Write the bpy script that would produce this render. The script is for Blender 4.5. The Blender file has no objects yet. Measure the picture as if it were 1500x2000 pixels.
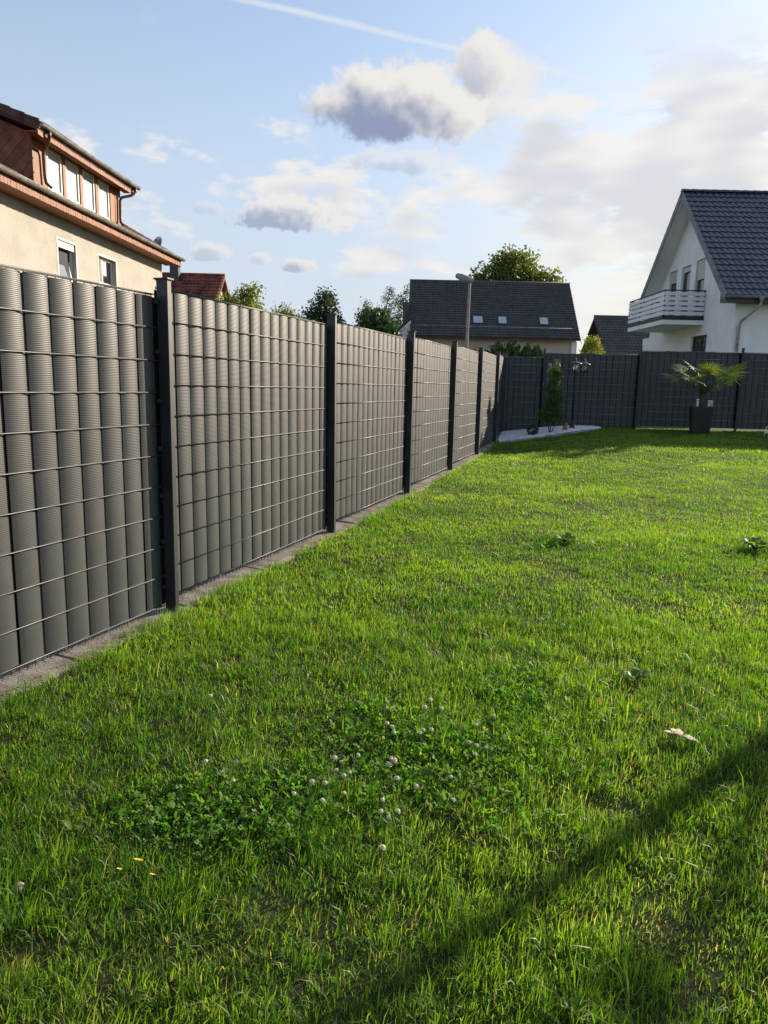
import bpy, bmesh, math, random
import numpy as np
from mathutils import Vector, Matrix
from mathutils.geometry import tessellate_polygon
rad = math.radians
scene = bpy.context.scene
COL = scene.collection

# ------------------------------------------------------------------ camera
PITCH = math.atan(243.85 / 1400.0)
ROLL = rad(1.25)
fw = Vector((0, math.cos(PITCH), -math.sin(PITCH)))
rt = Vector((1, 0, 0)); up = rt.cross(fw)
rt2 = rt * math.cos(ROLL) + up * math.sin(ROLL)
up2 = -rt * math.sin(ROLL) + up * math.cos(ROLL)
cam = bpy.data.cameras.new('camera'); camo = bpy.data.objects.new('camera', cam)
COL.objects.link(camo); scene.camera = camo
M3 = Matrix((rt2, up2, -fw)).transposed()
camo.matrix_world = Matrix.Translation((0, 0, 1.45)) @ M3.to_4x4()
cam.sensor_fit = 'HORIZONTAL'; cam.sensor_width = 36; cam.lens = 1400 / 1500 * 36
cam.clip_start = 0.05; cam.clip_end = 6000

# ------------------------------------------------------------------ light + exposure
SUN_AZ, SUN_EL = 49.0, 19.2
sdir = Vector((math.sin(rad(SUN_AZ)) * math.cos(rad(SUN_EL)), math.cos(rad(SUN_AZ)) * math.cos(rad(SUN_EL)), math.sin(rad(SUN_EL))))
sun = bpy.data.lights.new('sun', 'SUN'); sun.energy = 4.4; sun.angle = rad(0.6); sun.color = (1.0, 0.85, 0.67)
suno = bpy.data.objects.new('sun', sun); COL.objects.link(suno)
suno.rotation_euler = (-sdir).to_track_quat('-Z', 'Y').to_euler()
suno.location = sdir * 60
scene.view_settings.view_transform = 'Standard'; scene.view_settings.look = 'None'
EXPO = 1.12
scene.view_settings.exposure = EXPO; scene.view_settings.gamma = 1.0
scene.view_settings.use_curve_mapping = False
scene.cycles.max_bounces = 4; scene.cycles.transparent_max_bounces = 6
scene.cycles.diffuse_bounces = 2; scene.cycles.glossy_bounces = 2; scene.cycles.transmission_bounces = 4

# ------------------------------------------------------------------ world: sky texture with clouds by direction
world = bpy.data.worlds.new('World'); scene.world = world; world.use_nodes = True
WT = world.node_tree; WT.nodes.clear()
class X:
    """tiny node expression helper"""
    t = None
    def __init__(s, sock): s.s = sock
    @staticmethod
    def m(op, *a, clamp=False):
        n = X.t.nodes.new('ShaderNodeMath'); n.operation = op; n.use_clamp = clamp
        for i, v in enumerate(a):
            if isinstance(v, X): X.t.links.new(v.s, n.inputs[i])
            else: n.inputs[i].default_value = v
        return X(n.outputs[0])
    def __add__(s, o): return X.m('ADD', s, o)
    __radd__ = __add__
    def __sub__(s, o): return X.m('SUBTRACT', s, o)
    def __rsub__(s, o): return X.m('SUBTRACT', o, s)
    def __mul__(s, o): return X.m('MULTIPLY', s, o)
    __rmul__ = __mul__
    def __truediv__(s, o): return X.m('DIVIDE', s, o)
def xmax(a, b): return X.m('MAXIMUM', a, b)
def xmin(a, b): return X.m('MINIMUM', a, b)
def xsm(v, a, b):
    n = X.t.nodes.new('ShaderNodeMapRange'); n.interpolation_type = 'SMOOTHSTEP'
    X.t.links.new(v.s, n.inputs['Value']); n.inputs['From Min'].default_value = a; n.inputs['From Max'].default_value = b
    return X(n.outputs[0])
def xdot(v, c):
    n = X.t.nodes.new('ShaderNodeVectorMath'); n.operation = 'DOT_PRODUCT'
    X.t.links.new(v, n.inputs[0]); n.inputs[1].default_value = tuple(c); return X(n.outputs['Value'])
def xvec(x, y, z):
    n = X.t.nodes.new('ShaderNodeCombineXYZ')
    for i, v in enumerate((x, y, z)):
        if isinstance(v, X): X.t.links.new(v.s, n.inputs[i])
        else: n.inputs[i].default_value = v
    return n.outputs[0]
def xnoise(vec, scale, detail=5, rough=0.55, dist=0.0):
    n = X.t.nodes.new('ShaderNodeTexNoise'); X.t.links.new(vec, n.inputs['Vector'])
    n.inputs['Scale'].default_value = scale; n.inputs['Detail'].default_value = detail
    n.inputs['Roughness'].default_value = rough; n.inputs['Distortion'].default_value = dist
    return X(n.outputs[0])
def xmix(f, a, b):
    n = X.t.nodes.new('ShaderNodeMix'); n.data_type = 'RGBA'
    X.t.links.new(f.s, n.inputs['Factor'])
    for k, v in ((6, a), (7, b)):
        if isinstance(v, tuple): n.inputs[k].default_value = (*v, 1)
        else: X.t.links.new(v, n.inputs[k])
    return n.outputs[2]
def view_dir(px, py):
    v = rt2 * ((px - 750) / 1400) - up2 * ((py - 1000) / 1400) + fw
    return v.normalized()
SKY_S = 0.105
def dc(r, g, b):
    """colour of a cloud as the exposed picture shows it (sRGB 0-255) -> radiance before strength and exposure"""
    f = lambda v: ((v / 255 + 0.055) / 1.055) ** 2.4
    k = 1.0 / (SKY_S * 2 ** EXPO); return (f(r) * k, f(g) * k, f(b) * k)
def build_world():
    X.t = WT
    sky = WT.nodes.new('ShaderNodeTexSky'); sky.sky_type = 'NISHITA'; sky.sun_disc = False
    sky.sun_elevation = rad(SUN_EL); sky.sun_rotation = rad(SUN_AZ); sky.altitude = 100
    sky.air_density = 1.0; sky.dust_density = 0.5; sky.ozone_density = 1.8
    tc = WT.nodes.new('ShaderNodeTexCoord'); d = tc.outputs['Generated']
    col = sky.outputs[0]
    dx = xdot(d, (1, 0, 0)); dy = xdot(d, (0, 1, 0)); dz = xdot(d, (0, 0, 1)); sd = xdot(d, sdir)
    # thin bright veil, thickest near the horizon and warmer towards the sun
    veil = xmix(xsm(sd, 0.6, 0.98), dc(208, 216, 228), dc(246, 238, 224))
    col = xmix((1 - xsm(dz, 0.02, 0.55)) * 0.66 + 0.26, col, veil)
    # high cirrus streaks over the whole sky
    zz = xmax(dz, 0.06)
    plane = xvec(dx / zz, dy / zz, 0.0)
    cir = xnoise(plane, 0.9, 4, 0.62)
    big = xnoise(plane, 0.25, 1, 0.5)
    col = xmix(xsm(cir, 0.46, 0.78) * xsm(big, 0.38, 0.62) * xsm(dz, 0.05, 0.2) * 0.42, col, dc(205, 214, 228))
    # stratocumulus at low elevation, thick on the sun side
    fld = xnoise(xvec(dx, dy, dz * 2.6), 6.5, 5, 0.60)
    thr = xsm(sd, 0.70, 0.92) * 0.22 - 0.055 + xsm(dz, 0.05, 0.13) * (1 - xsm(dz, 0.26, 0.38)) * 0.12
    dens = fld + thr
    fld2 = xnoise(xvec(dx + sdir.x * 0.02, dy + sdir.y * 0.02, dz * 2.6 + 0.07), 6.5, 2, 0.58)
    a = xsm(dens, 0.58, 0.70) * xsm(dz, 0.02, 0.09) * (1 - xsm(dz, 0.32, 0.42)) * 0.85
    ccol = xmix(xsm(fld2 + thr, 0.58, 0.84), dc(248, 243, 236), dc(216, 217, 222))
    col = xmix(a, col, ccol)
    # contrail: band around a great circle
    p1, p2 = view_dir(480, 0), view_dir(905, 98)
    nrm = p1.cross(p2).normalized(); mid = (p1 + p2).normalized(); tang = nrm.cross(mid)
    fine = xnoise(d, 26, 3, 0.6)
    off = X.m('ABSOLUTE', xdot(d, nrm) + (fine - 0.5) * 0.007)
    along = xdot(d, tang) / xmax(xdot(d, mid), 0.1)
    tmask = xsm(along, -0.9, -0.2) * (1 - xsm(along, 0.14, 0.60)) if tang.dot(p2) > 0 else xsm(along, -0.60, -0.14) * (1 - xsm(along, 0.2, 0.9))
    con = (1 - xsm(off, 0.0003, 0.0050)) * tmask * (0.25 + fine * 1.1) * xsm(xdot(d, mid), 0.3, 0.6)
    col = xmix(xmin(con * 0.75, 0.8), col, dc(236, 236, 238))
    # cumulus: (px, py, half width, half height, noise gain, opacity, dark rgb)
    n_sml = xnoise(d, 19.0, 5, 0.60)
    sh = Vector((sdir.x, sdir.y, 0)).normalized(); 
    def shifted(k, sc, det):
        dv = WT.nodes.new('ShaderNodeVectorMath'); dv.operation = 'ADD'; WT.links.new(d, dv.inputs[0]); dv.inputs[1].default_value = tuple((sh * 0.6 + Vector((0, 0, 0.8))) * k)
        return xnoise(dv.outputs[0], sc, det, 0.58)
    n_sml2 = shifted(0.014, 19.0, 3)
    n_tiny = xnoise(d, 52.0, 4, 0.6)
    n_mix = n_sml * 0.72 + n_tiny * 0.34 - 0.03; n_mix2 = n_sml2 * 0.72 + n_tiny * 0.28
    n_fin = n_sml * 0.5 + n_tiny * 0.6 - 0.05; n_fin2 = n_sml2 * 0.5 + n_tiny * 0.5
    for (px, py, hw, hh, small, ng, st, dark) in CUMULUS:
        n1, n2 = (n_fin, n_fin2) if small else (n_mix, n_mix2)
        c = view_dir(px, py); r = Vector((c.y, -c.x, 0)).normalized(); u = r.cross(c)
        cz = xmax(xdot(d, c), 0.05)
        x = xdot(d, r) / cz * (1400 / hw); y = xdot(d, u) / cz * (1400 / hh)
        def dens_at(x, y, n):
            yb = xmax(y, y * -1.45)           # flatter underside
            return 1 - X.m('SQRT', x * x + yb * yb) + (n - 0.5) * ng
        D = dens_at(x, y, n1); D2 = dens_at(x + 0.36, y + 0.52, n2)
        al = xsm(D, 0.0, 0.30) * st * xsm(xdot(d, c), 0.8, 0.9)
        ccl = xmix(1 - xsm(D2, -0.10, 0.70), dc(*dark), dc(240, 236, 232))
        col = xmix(al, col, ccl)
    bg = WT.nodes.new('ShaderNodeBackground'); bg.inputs['Strength'].default_value = SKY_S
    WT.links.new(col, bg.inputs['Color'])
    out = WT.nodes.new('ShaderNodeOutputWorld'); WT.links.new(bg.outputs[0], out.inputs['Surface'])
CUMULUS = [
    (965, 190, 84, 84, 0, 1.9, 0.75, (206, 210, 219)),
    (795, 212, 180, 88, 0, 1.7, 1.0, (146, 158, 186)),
    (942, 142, 62, 58, 0, 1.7, 0.92, (190, 196, 210)),
    (570, 425, 128, 40, 1, 2.4, 0.9, (164, 175, 200)),
    (585, 520, 40, 20, 1, 2.2, 0.8, (174, 184, 206)),
    (508, 506, 26, 14, 1, 2.2, 0.6, (200, 206, 218)),
    (412, 496, 46, 20, 1, 2.6, 0.6, (186, 194, 210)),
    (410, 408, 34, 14, 1, 2.6, 0.35, (186, 194, 210)),
    (800, 318, 110, 28, 1, 2.4, 0.5, (184, 192, 208)),
]
build_world()

# ------------------------------------------------------------------ materials
def newmat(name):
    m = bpy.data.materials.new(name); m.use_nodes = True
    X.t = m.node_tree
    b = m.node_tree.nodes['Principled BSDF']
    return m, m.node_tree, b
def setin(b, **k):
    for a, v in k.items():
        a = a.replace('_', ' ')
        if a in b.inputs: b.inputs[a].default_value = v
def objpos(nt):
    return nt.nodes.new('ShaderNodeTexCoord').outputs['Object']
def worldpos(nt):
    return nt.nodes.new('ShaderNodeNewGeometry').outputs['Position']
def bump(nt, b, h, strength=0.4, dist=0.01):
    n = nt.nodes.new('ShaderNodeBump'); n.inputs['Strength'].default_value = strength; n.inputs['Distance'].default_value = dist
    nt.links.new(h.s, n.inputs['Height']); nt.links.new(n.outputs[0], b.inputs['Normal'])
def simple(name, c, rough=0.6, var=0.12, vs=6.0, bmp=0.0, bs=60.0, spec=0.5, metal=0.0, c2=None, bd=0.004, rand=0.0):
    m, nt, b = newmat(name)
    p = worldpos(nt)
    n = xnoise(p, vs, 6, 0.6)
    c2 = c2 or tuple(max(0.0, v * (1 - var * 2.2)) for v in c)
    f = xsm(n, 0.35, 0.7)
    if rand:
        oi = nt.nodes.new('ShaderNodeObjectInfo')
        f = xmin(f * (1 - rand) + X(oi.outputs['Random']) * rand, 1.0)
    nt.links.new(xmix(f, tuple(min(1, v * (1 + var)) for v in c), c2), b.inputs['Base Color'])
    setin(b, Roughness=rough, Specular_IOR_Level=spec, Metallic=metal)
    if bmp: bump(nt, b, xnoise(p, bs, 6, 0.65), bmp, bd)
    return m
MT = {}
MT['cream'] = simple('cream_render', (0.43, 0.40, 0.35), 0.9, 0.05, 1.3, 0.8, 26, 0.2, bd=0.02)
MT['whitewall'] = simple('white_render', (0.78, 0.785, 0.79), 0.9, 0.045, 0.9, 0.3, 50, 0.2)
MT['greyplaster'] = simple('beige_plaster', (0.44, 0.40, 0.33), 0.9, 0.06, 0.7, 0.2, 40, 0.2)
MT['brick'] = simple('orange_brick', (0.36, 0.16, 0.085), 0.85, 0.2, 5, 0.3, 30, 0.2)
MT['pvc'] = simple('white_pvc', (0.66, 0.66, 0.64), 0.35, 0.03, 2)
MT['blind'] = simple('white_blind', (0.43, 0.44, 0.44), 0.6, 0.06, 3)
MT['board'] = simple('brown_cladding', (0.235, 0.068, 0.013), 0.6, 0.2, 2.4, 0.3, 40, 0.4, rand=0.45)
MT['shingle'] = simple('brown_shingle', (0.27, 0.105, 0.06), 0.75, 0.2, 6, 0.3, 60, 0.3, rand=0.5)
MT['zinc'] = simple('zinc', (0.34, 0.33, 0.31), 0.45, 0.2, 3, 0.1, 30, 0.5, 0.3)
MT['pipe'] = simple('brown_pipe', (0.14, 0.075, 0.06), 0.4, 0.2, 4)
MT['tile_brown'] = simple('brown_tile', (0.11, 0.05, 0.042), 0.7, 0.3, 3, 0.3, 30, 0.3)
MT['tile_red'] = simple('red_tile', (0.17, 0.052, 0.033), 0.75, 0.35, 1.6, 0.3, 30, 0.3)
MT['tile_slate'] = simple('grey_tile', (0.066, 0.061, 0.060), 0.66, 0.12, 1.6, 0.2, 30, 0.4)
MT['tile_blue'] = simple('anthracite_tile', (0.040, 0.049, 0.068), 0.36, 0.2, 2.5, 0.2, 30, 0.6, rand=0.5)
MT['tile_verge_skylit'] = simple('verge_tile_skylit', (0.13, 0.14, 0.155), 0.5, 0.2, 2.5, 0.2, 30, 0.5)  # tile tone raised: sky light on the verge is put into the colour
MT['darkmetal'] = simple('anthracite_metal', (0.022, 0.025, 0.029), 0.42, 0.15, 6, 0.15, 160, 0.5)
MT['wire'] = simple('wire_metal', (0.055, 0.060, 0.066), 0.42, 0.2, 8)
MT['wire_glint'] = simple('wire_metal_glint', (0.17, 0.185, 0.20), 0.4, 0.3, 3)  # same wire, colour lightened to stand in for glints at the rear
MT['postmetal'] = simple('post_metal', (0.020, 0.023, 0.027), 0.5, 0.25, 3, 0.25, 200, 0.5, bd=0.002)
MT['gapshade'] = simple('gap_shade_black', (0.008, 0.008, 0.009), 0.95, 0.1, 6, spec=0.05)
MT['blackplastic'] = simple('black_plastic', (0.014, 0.014, 0.014), 0.5, 0.2, 6, 0.1, 80)
MT['concrete'] = simple('concrete', (0.22, 0.20, 0.175), 0.9, 0.25, 9, 1.0, 60, 0.2, c2=(0.105, 0.085, 0.06), bd=0.012, rand=0.3)
MT['bark'] = simple('bark', (0.10, 0.075, 0.055), 0.9, 0.3, 12, 0.9, 40, 0.2, bd=0.02)
MT['polewood'] = simple('pole_concrete', (0.30, 0.27, 0.24), 0.8, 0.1, 3)
MT['lampgrey'] = simple('lamp_grey', (0.22, 0.225, 0.23), 0.45, 0.1, 3)
MT['lampdark'] = simple('lamp_dark', (0.035, 0.038, 0.042), 0.5, 0.1, 3)
MT['gravel'] = simple('white_gravel', (0.78, 0.79, 0.80), 0.85, 0.12, 40, 0.5, 120, 0.3)
MT['gravelbase'] = simple('gravel_shade', (0.42, 0.42, 0.42), 0.9, 0.3, 60, 0.8, 90, 0.2)
MT['terracotta'] = simple('terracotta', (0.42, 0.16, 0.07), 0.8, 0.2, 20, 0.2, 80)
MT['whitepaint'] = simple('white_metal', (0.72, 0.73, 0.73), 0.35, 0.03, 6)
MT['shutter'] = simple('beige_shutter', (0.52, 0.49, 0.43), 0.55, 0.06, 3)
MT['petal'] = simple('clover_petal', (0.68, 0.58, 0.46), 0.8, 0.15, 300)
MT['yellow'] = simple('yellow_petal', (0.80, 0.52, 0.03), 0.7, 0.1, 200)
MT['dryleaf'] = simple('dry_leaf', (0.60, 0.52, 0.38), 0.7, 0.12, 40, 0.4, 200)
MT['shell'] = simple('snail_shell', (0.46, 0.36, 0.26), 0.5, 0.25, 120)
MT['soil_dark'] = simple('potting_soil', (0.05, 0.035, 0.025), 0.95, 0.3, 60, 0.8, 90)
MT['fibre'] = simple('palm_fibre', (0.13, 0.085, 0.05), 0.95, 0.35, 60, 1.0, 120, 0.1, bd=0.02)
MT['curtain'] = simple('curtain', (0.42, 0.36, 0.28), 0.9, 0.15, 12)
MT['interior'] = simple('dark_interior', (0.02, 0.02, 0.022), 0.8, 0.1, 3)
def glassmat(name, c, rough=0.05):
    m, nt, b = newmat(name); setin(b, Roughness=rough, Specular_IOR_Level=0.8, Base_Color=(*c, 1)); return m
MT['pane'] = glassmat('dark_pane', (0.02, 0.024, 0.03))
MT['skypane'] = glassmat('skylight_pane', (0.55, 0.58, 0.62), 0.03); MT['skypane'].node_tree.nodes['Principled BSDF'].inputs['Metallic'].default_value = 0.9
def clear():
    m, nt, b = newmat('clear_glass'); setin(b, Roughness=0.08, Transmission_Weight=0.75, IOR=1.2, Base_Color=(0.92, 0.94, 0.95, 1)); return m
MT['clear'] = clear()
def stripmat():
    m, nt, b = newmat('grey_pvc_strip')
    p = worldpos(nt)
    oi = nt.nodes.new('ShaderNodeObjectInfo'); rnd = X(oi.outputs['Random'])
    n = xnoise(p, 3.0, 5)
    sp = nt.nodes.new('ShaderNodeSeparateXYZ'); nt.links.new(p, sp.inputs[0]); z = X(sp.outputs['Z'])
    dirt = xmin(xsm(n, 0.4, 0.75) * 0.5 + rnd * 0.3 + xsm(xnoise(p, 60, 3), 0.62, 0.75) * 0.35, 1.0)
    nt.links.new(xmix(dirt, (0.041, 0.045, 0.049), (0.056, 0.058, 0.057)), b.inputs['Base Color'])
    setin(b, Specular_IOR_Level=0.38, Anisotropic=0.0)
    r = xnoise(p, 9, 4) * 0.14 + 0.40
    nt.links.new(r.s, b.inputs['Roughness'])
    # fine horizontal ribs, about 9 mm apart, pressed into the strip
    rib = X.m('SINE', z * (2 * math.pi / 0.0092))
    bump(nt, b, rib, 0.22, 0.0011)
    return m
MT['strip'] = stripmat()
def leafmat(name, c1, c2, trans=0.35, rough=0.5, vscale=0.0, spec=0.35, warm=(1.25, 1.2, 0.55)):
    """tint attribute: x mixes c1->c2, y darkens/brightens a single leaf a little"""
    m, nt, b = newmat(name)
    at = nt.nodes.new('ShaderNodeAttribute'); at.attribute_name = 'tint'
    sp = nt.nodes.new('ShaderNodeSeparateXYZ'); nt.links.new(at.outputs['Vector'], sp.inputs[0])
    c = xmix(X(sp.outputs[0]), c1, c2)
    c = xmix(X(sp.outputs[1]), c, (0.40, 0.31, 0.15))
    nt.links.new(c, b.inputs['Base Color']); setin(b, Roughness=rough, Specular_IOR_Level=spec)
    tr = nt.nodes.new('ShaderNodeBsdfTranslucent')
    mul = nt.nodes.new('ShaderNodeMix'); mul.data_type = 'RGBA'; mul.blend_type = 'MULTIPLY'; mul.inputs['Factor'].default_value = 1
    nt.links.new(c, mul.inputs[6]); mul.inputs[7].default_value = (*warm, 1); nt.links.new(mul.outputs[2], tr.inputs['Color'])
    ms = nt.nodes.new('ShaderNodeMixShader'); ms.inputs[0].default_value = trans
    nt.links.new(b.outputs[0], ms.inputs[1]); nt.links.new(tr.outputs[0], ms.inputs[2])
    nt.links.new(ms.outputs[0], nt.nodes['Material Output'].inputs['Surface'])
    return m
MT['grass'] = leafmat('grass_blade', (0.045, 0.136, 0.011), (0.150, 0.268, 0.022), 0.57, 0.45, spec=0.35, warm=(1.9, 2.0, 0.6))
MT['clover'] = leafmat('clover_leaf', (0.060, 0.170, 0.020), (0.110, 0.235, 0.028), 0.48, 0.55, spec=0.2, warm=(1.7, 1.8, 0.6))
MT['weed'] = leafmat('weed_leaf', (0.080, 0.180, 0.020), (0.140, 0.240, 0.030), 0.45, 0.45, warm=(1.6, 1.6, 0.6))
MT['leaf_mid'] = leafmat('leaf_mid', (0.060, 0.100, 0.022), (0.110, 0.140, 0.030), 0.4, warm=(1.9, 1.7, 0.6))
MT['leaf_bright'] = leafmat('leaf_bright', (0.095, 0.150, 0.025), (0.160, 0.195, 0.035), 0.42, warm=(1.9, 1.7, 0.6))
MT['leaf_dark'] = leafmat('leaf_dark', (0.032, 0.060, 0.026), (0.055, 0.085, 0.030), 0.3)
MT['leaf_birch'] = leafmat('leaf_birch', (0.080, 0.100, 0.045), (0.130, 0.140, 0.060), 0.4)
MT['leaf_yellow'] = leafmat('leaf_yellow', (0.30, 0.21, 0.02), (0.38, 0.26, 0.04), 0.4)
MT['thuja'] = leafmat('thuja_spray', (0.030, 0.072, 0.024), (0.060, 0.115, 0.032), 0.25)
MT['cypress'] = leafmat('cypress_spray', (0.036, 0.078, 0.020), (0.110, 0.170, 0.034), 0.3)
MT['palm'] = leafmat('palm_frond', (0.080, 0.140, 0.026), (0.165, 0.205, 0.046), 0.35, 0.6, spec=0.2, warm=(1.5, 1.5, 0.6))

# ------------------------------------------------------------------ mesh helpers
def link(o, parent=None):
    COL.objects.link(o)
    if parent is not None: o.parent = parent
    return o
def tag(o, label=None, cat=None, group=None, kind=None):
    if label: o['label'] = label
    if cat: o['category'] = cat
    if group: o['group'] = group
    if kind: o['kind'] = kind
    return o
def thing(name, label, cat, loc=(0, 0, 0), rz=0.0, group=None):
    o = bpy.data.objects.new(name, None); COL.objects.link(o)
    o.location = loc; o.rotation_euler = (0, 0, rz); o.empty_display_size = 0.2
    return tag(o, label, cat, group)
class MB:
    def __init__(s): s.v = []; s.f = []; s.sm = []
    def add(s, vs, fs, smooth=False):
        k = len(s.v); s.v += [tuple(v) for v in vs]; s.f += [tuple(i + k for i in f) for f in fs]; s.sm += [smooth] * len(fs); return s
    def box(s, a, b):
        (x0, y0, z0), (x1, y1, z1) = a, b
        return s.add([(x0, y0, z0), (x1, y0, z0), (x1, y1, z0), (x0, y1, z0), (x0, y0, z1), (x1, y0, z1), (x1, y1, z1), (x0, y1, z1)],
                     [(0, 3, 2, 1), (4, 5, 6, 7), (0, 1, 5, 4), (1, 2, 6, 5), (2, 3, 7, 6), (3, 0, 4, 7)])
    def bbox(s, a, b, c=0.004):
        """box with its vertical long edges chamfered"""
        (x0, y0, z0), (x1, y1, z1) = a, b
        ring = [(x0 + c, y0), (x1 - c, y0), (x1, y0 + c), (x1, y1 - c), (x1 - c, y1), (x0 + c, y1), (x0, y1 - c), (x0, y0 + c)]
        vs = [(x, y, z0) for x, y in ring] + [(x, y, z1) for x, y in ring]
        return s.add(vs, [tuple(range(7, -1, -1)), tuple(range(8, 16))] + [(i, (i + 1) % 8, 8 + (i + 1) % 8, 8 + i) for i in range(8)])
    def prism(s, loop, off):
        n = len(loop); off = Vector(off); vs = [Vector(p) for p in loop]; vs += [p + off for p in vs]
        return s.add(vs, [tuple(range(n))[::-1], tuple(range(n, 2 * n))] + [(i, (i + 1) % n, n + (i + 1) % n, n + i) for i in range(n)])
    def tube(s, pts, rs, seg=8, cap=True, smooth=True):
        pts = [Vector(p) for p in pts]
        if not hasattr(rs, '__len__'): rs = [rs] * len(pts)
        k = len(s.v); vs = []; fs = []
        prev = None
        for i, p in enumerate(pts):
            t = (pts[min(i + 1, len(pts) - 1)] - pts[max(i - 1, 0)]).normalized()
            if prev is None:
                a = Vector((0, 0, 1)) if abs(t.z) < 0.9 else Vector((1, 0, 0))
                e1 = t.cross(a).normalized()
            else:
                e1 = (prev - t * prev.dot(t)).normalized()
            prev = e1; e2 = t.cross(e1)
            for j in range(seg):
                an = 2 * math.pi * j / seg
                vs.append(p + (e1 * math.cos(an) + e2 * math.sin(an)) * rs[i])
        for i in range(len(pts) - 1):
            for j in range(seg):
                fs.append((i * seg + j, i * seg + (j + 1) % seg, (i + 1) * seg + (j + 1) % seg, (i + 1) * seg + j))
        s.add(vs, fs, smooth)
        if cap:
            n = len(pts)
            s.f += [tuple(k + j for j in range(seg))[::-1], tuple(k + (n - 1) * seg + j for j in range(seg))]; s.sm += [False, False]
        return s
    def lathe(s, prof, c=(0, 0, 0), seg=14, smooth=True):
        vs = []; fs = []; n = len(prof)
        for r, z in prof:
            for j in range(seg):
                a = 2 * math.pi * j / seg; vs.append((c[0] + r * math.cos(a), c[1] + r * math.sin(a), c[2] + z))
        for i in range(n - 1):
            for j in range(seg):
                fs.append((i * seg + j, i * seg + (j + 1) % seg, (i + 1) * seg + (j + 1) % seg, (i + 1) * seg + j))
        fs += [tuple(range(seg))[::-1], tuple((n - 1) * seg + j for j in range(seg))]
        return s.add(vs, fs, smooth)
    def mesh(s, name, mat):
        me = bpy.data.meshes.new(name); me.from_pydata(s.v, [], s.f); me.materials.append(MT[mat] if isinstance(mat, str) else mat)
        me.polygons.foreach_set('use_smooth', s.sm); me.update(); return me
    def build(s, name, mat, parent=None, loc=None):
        o = bpy.data.objects.new(name, s.mesh(name, mat)); link(o, parent)
        if loc is not None: o.location = loc
        return o
def bulk(name, co, faces_idx, per, mat, tint=None, parent=None, smooth=False):
    """fast mesh from numpy: faces_idx flat array, per = verts per face (int array)"""
    me = bpy.data.meshes.new(name)
    me.vertices.add(len(co)); me.vertices.foreach_set('co', np.ascontiguousarray(co, dtype=np.float32).ravel())
    me.loops.add(len(faces_idx)); me.loops.foreach_set('vertex_index', faces_idx.astype(np.int32))
    me.polygons.add(len(per)); st = np.zeros(len(per), np.int32); st[1:] = np.cumsum(per)[:-1]
    me.polygons.foreach_set('loop_start', st)
    me.update(calc_edges=True)
    if smooth: me.polygons.foreach_set('use_smooth', np.ones(len(per), bool))
    if tint is not None:
        a = me.attributes.new('tint', 'FLOAT_VECTOR', 'POINT'); a.data.foreach_set('vector', np.ascontiguousarray(tint, dtype=np.float32).ravel())
    me.materials.append(MT[mat] if isinstance(mat, str) else mat); me.validate()
    o = bpy.data.objects.new(name, me); link(o, parent); return o
def S(t): t = np.clip(t, 0, 1); return t * t * (3 - 2 * t)
_grids = {}
def vnoise(x, y, scale, seed=0):
    """value noise 0..1"""
    if seed not in _grids: _grids[seed] = np.random.RandomState(seed).rand(256, 256)
    g = _grids[seed]; fx = np.asarray(x) / scale + 1000.3; fy = np.asarray(y) / scale + 1000.7
    ix = np.floor(fx).astype(int); iy = np.floor(fy).astype(int); tx = S(fx - ix); ty = S(fy - iy)
    a = g[ix % 256, iy % 256]; b = g[(ix + 1) % 256, iy % 256]; c = g[ix % 256, (iy + 1) % 256]; d = g[(ix + 1) % 256, (iy + 1) % 256]
    return (a * (1 - tx) + b * tx) * (1 - ty) + (c * (1 - tx) + d * tx) * ty
def fbm(x, y, scale, seed=0): return 0.55 * vnoise(x, y, scale, seed) + 0.28 * vnoise(x, y, scale / 2.1, seed + 1) + 0.17 * vnoise(x, y, scale / 4.3, seed + 2)
def gz(x, y):
    """height of the ground"""
    x = np.asarray(x, float); y = np.asarray(y, float)
    return -0.14 + 0.0185 * np.minimum(y, 30) + 0.28 * S((x - 2) / 3.5) * S((y - 9) / 9.0)
def gzf(x, y): return float(gz(x, y))
def lawnz(x, y): return gz(x, y) + (fbm(x, y, 0.55, 40) - 0.5) * 0.045

# ------------------------------------------------------------------ the setting
FENCE = [(-4.20, -2.82), (-3.33, -0.35), (-2.38, 2.117), (-1.433, 4.587), (-0.57, 7.061), (0.258, 9.546), (1.052, 12.043), (1.81, 14.551), (2.534, 17.069), (3.05, 19.30)]
REAR = [(3.05, 19.30), (4.17, 19.50), (6.66, 19.36), (9.24, 19.14), (11.83, 18.92), (14.42, 18.70)]
FX = np.array([p[0] for p in FENCE]); FY = np.array([p[1] for p in FENCE])
def fence_x(y): return np.interp(y, FY, FX)
BED = [(2.62, 16.75), (2.95, 17.15), (3.45, 17.25), (4.0, 17.45), (4.5, 17.65), (5.0, 18.0), (5.45, 18.5), (5.6, 18.95), (5.5, 19.36), (3.1, 19.28)]
_b = []
for _i in range(len(BED)):
    (xa_, ya_), (xb_, yb_) = BED[_i], BED[(_i + 1) % len(BED)]
    for _k in range(4):
        _t = _k / 4; _r = random.Random(_i * 10 + _k); _j = 0.07 if _i < 8 else 0.0
        _b.append((xa_ + (xb_ - xa_) * _t + _r.uniform(-_j, _j) * .6, ya_ + (yb_ - ya_) * _t + _r.uniform(-_j, _j)))
BEDE = BED; BED = _b
def inpoly(x, y, poly):
    r = np.zeros(np.shape(x), bool); n = len(poly)
    for i in range(n):
        x0, y0 = poly[i]; x1, y1 = poly[(i + 1) % n]
        c = ((y0 > y) != (y1 > y)) & (x < (x1 - x0) * (y - y0) / (y1 - y0 + 1e-12) + x0); r ^= c
    return r
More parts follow.
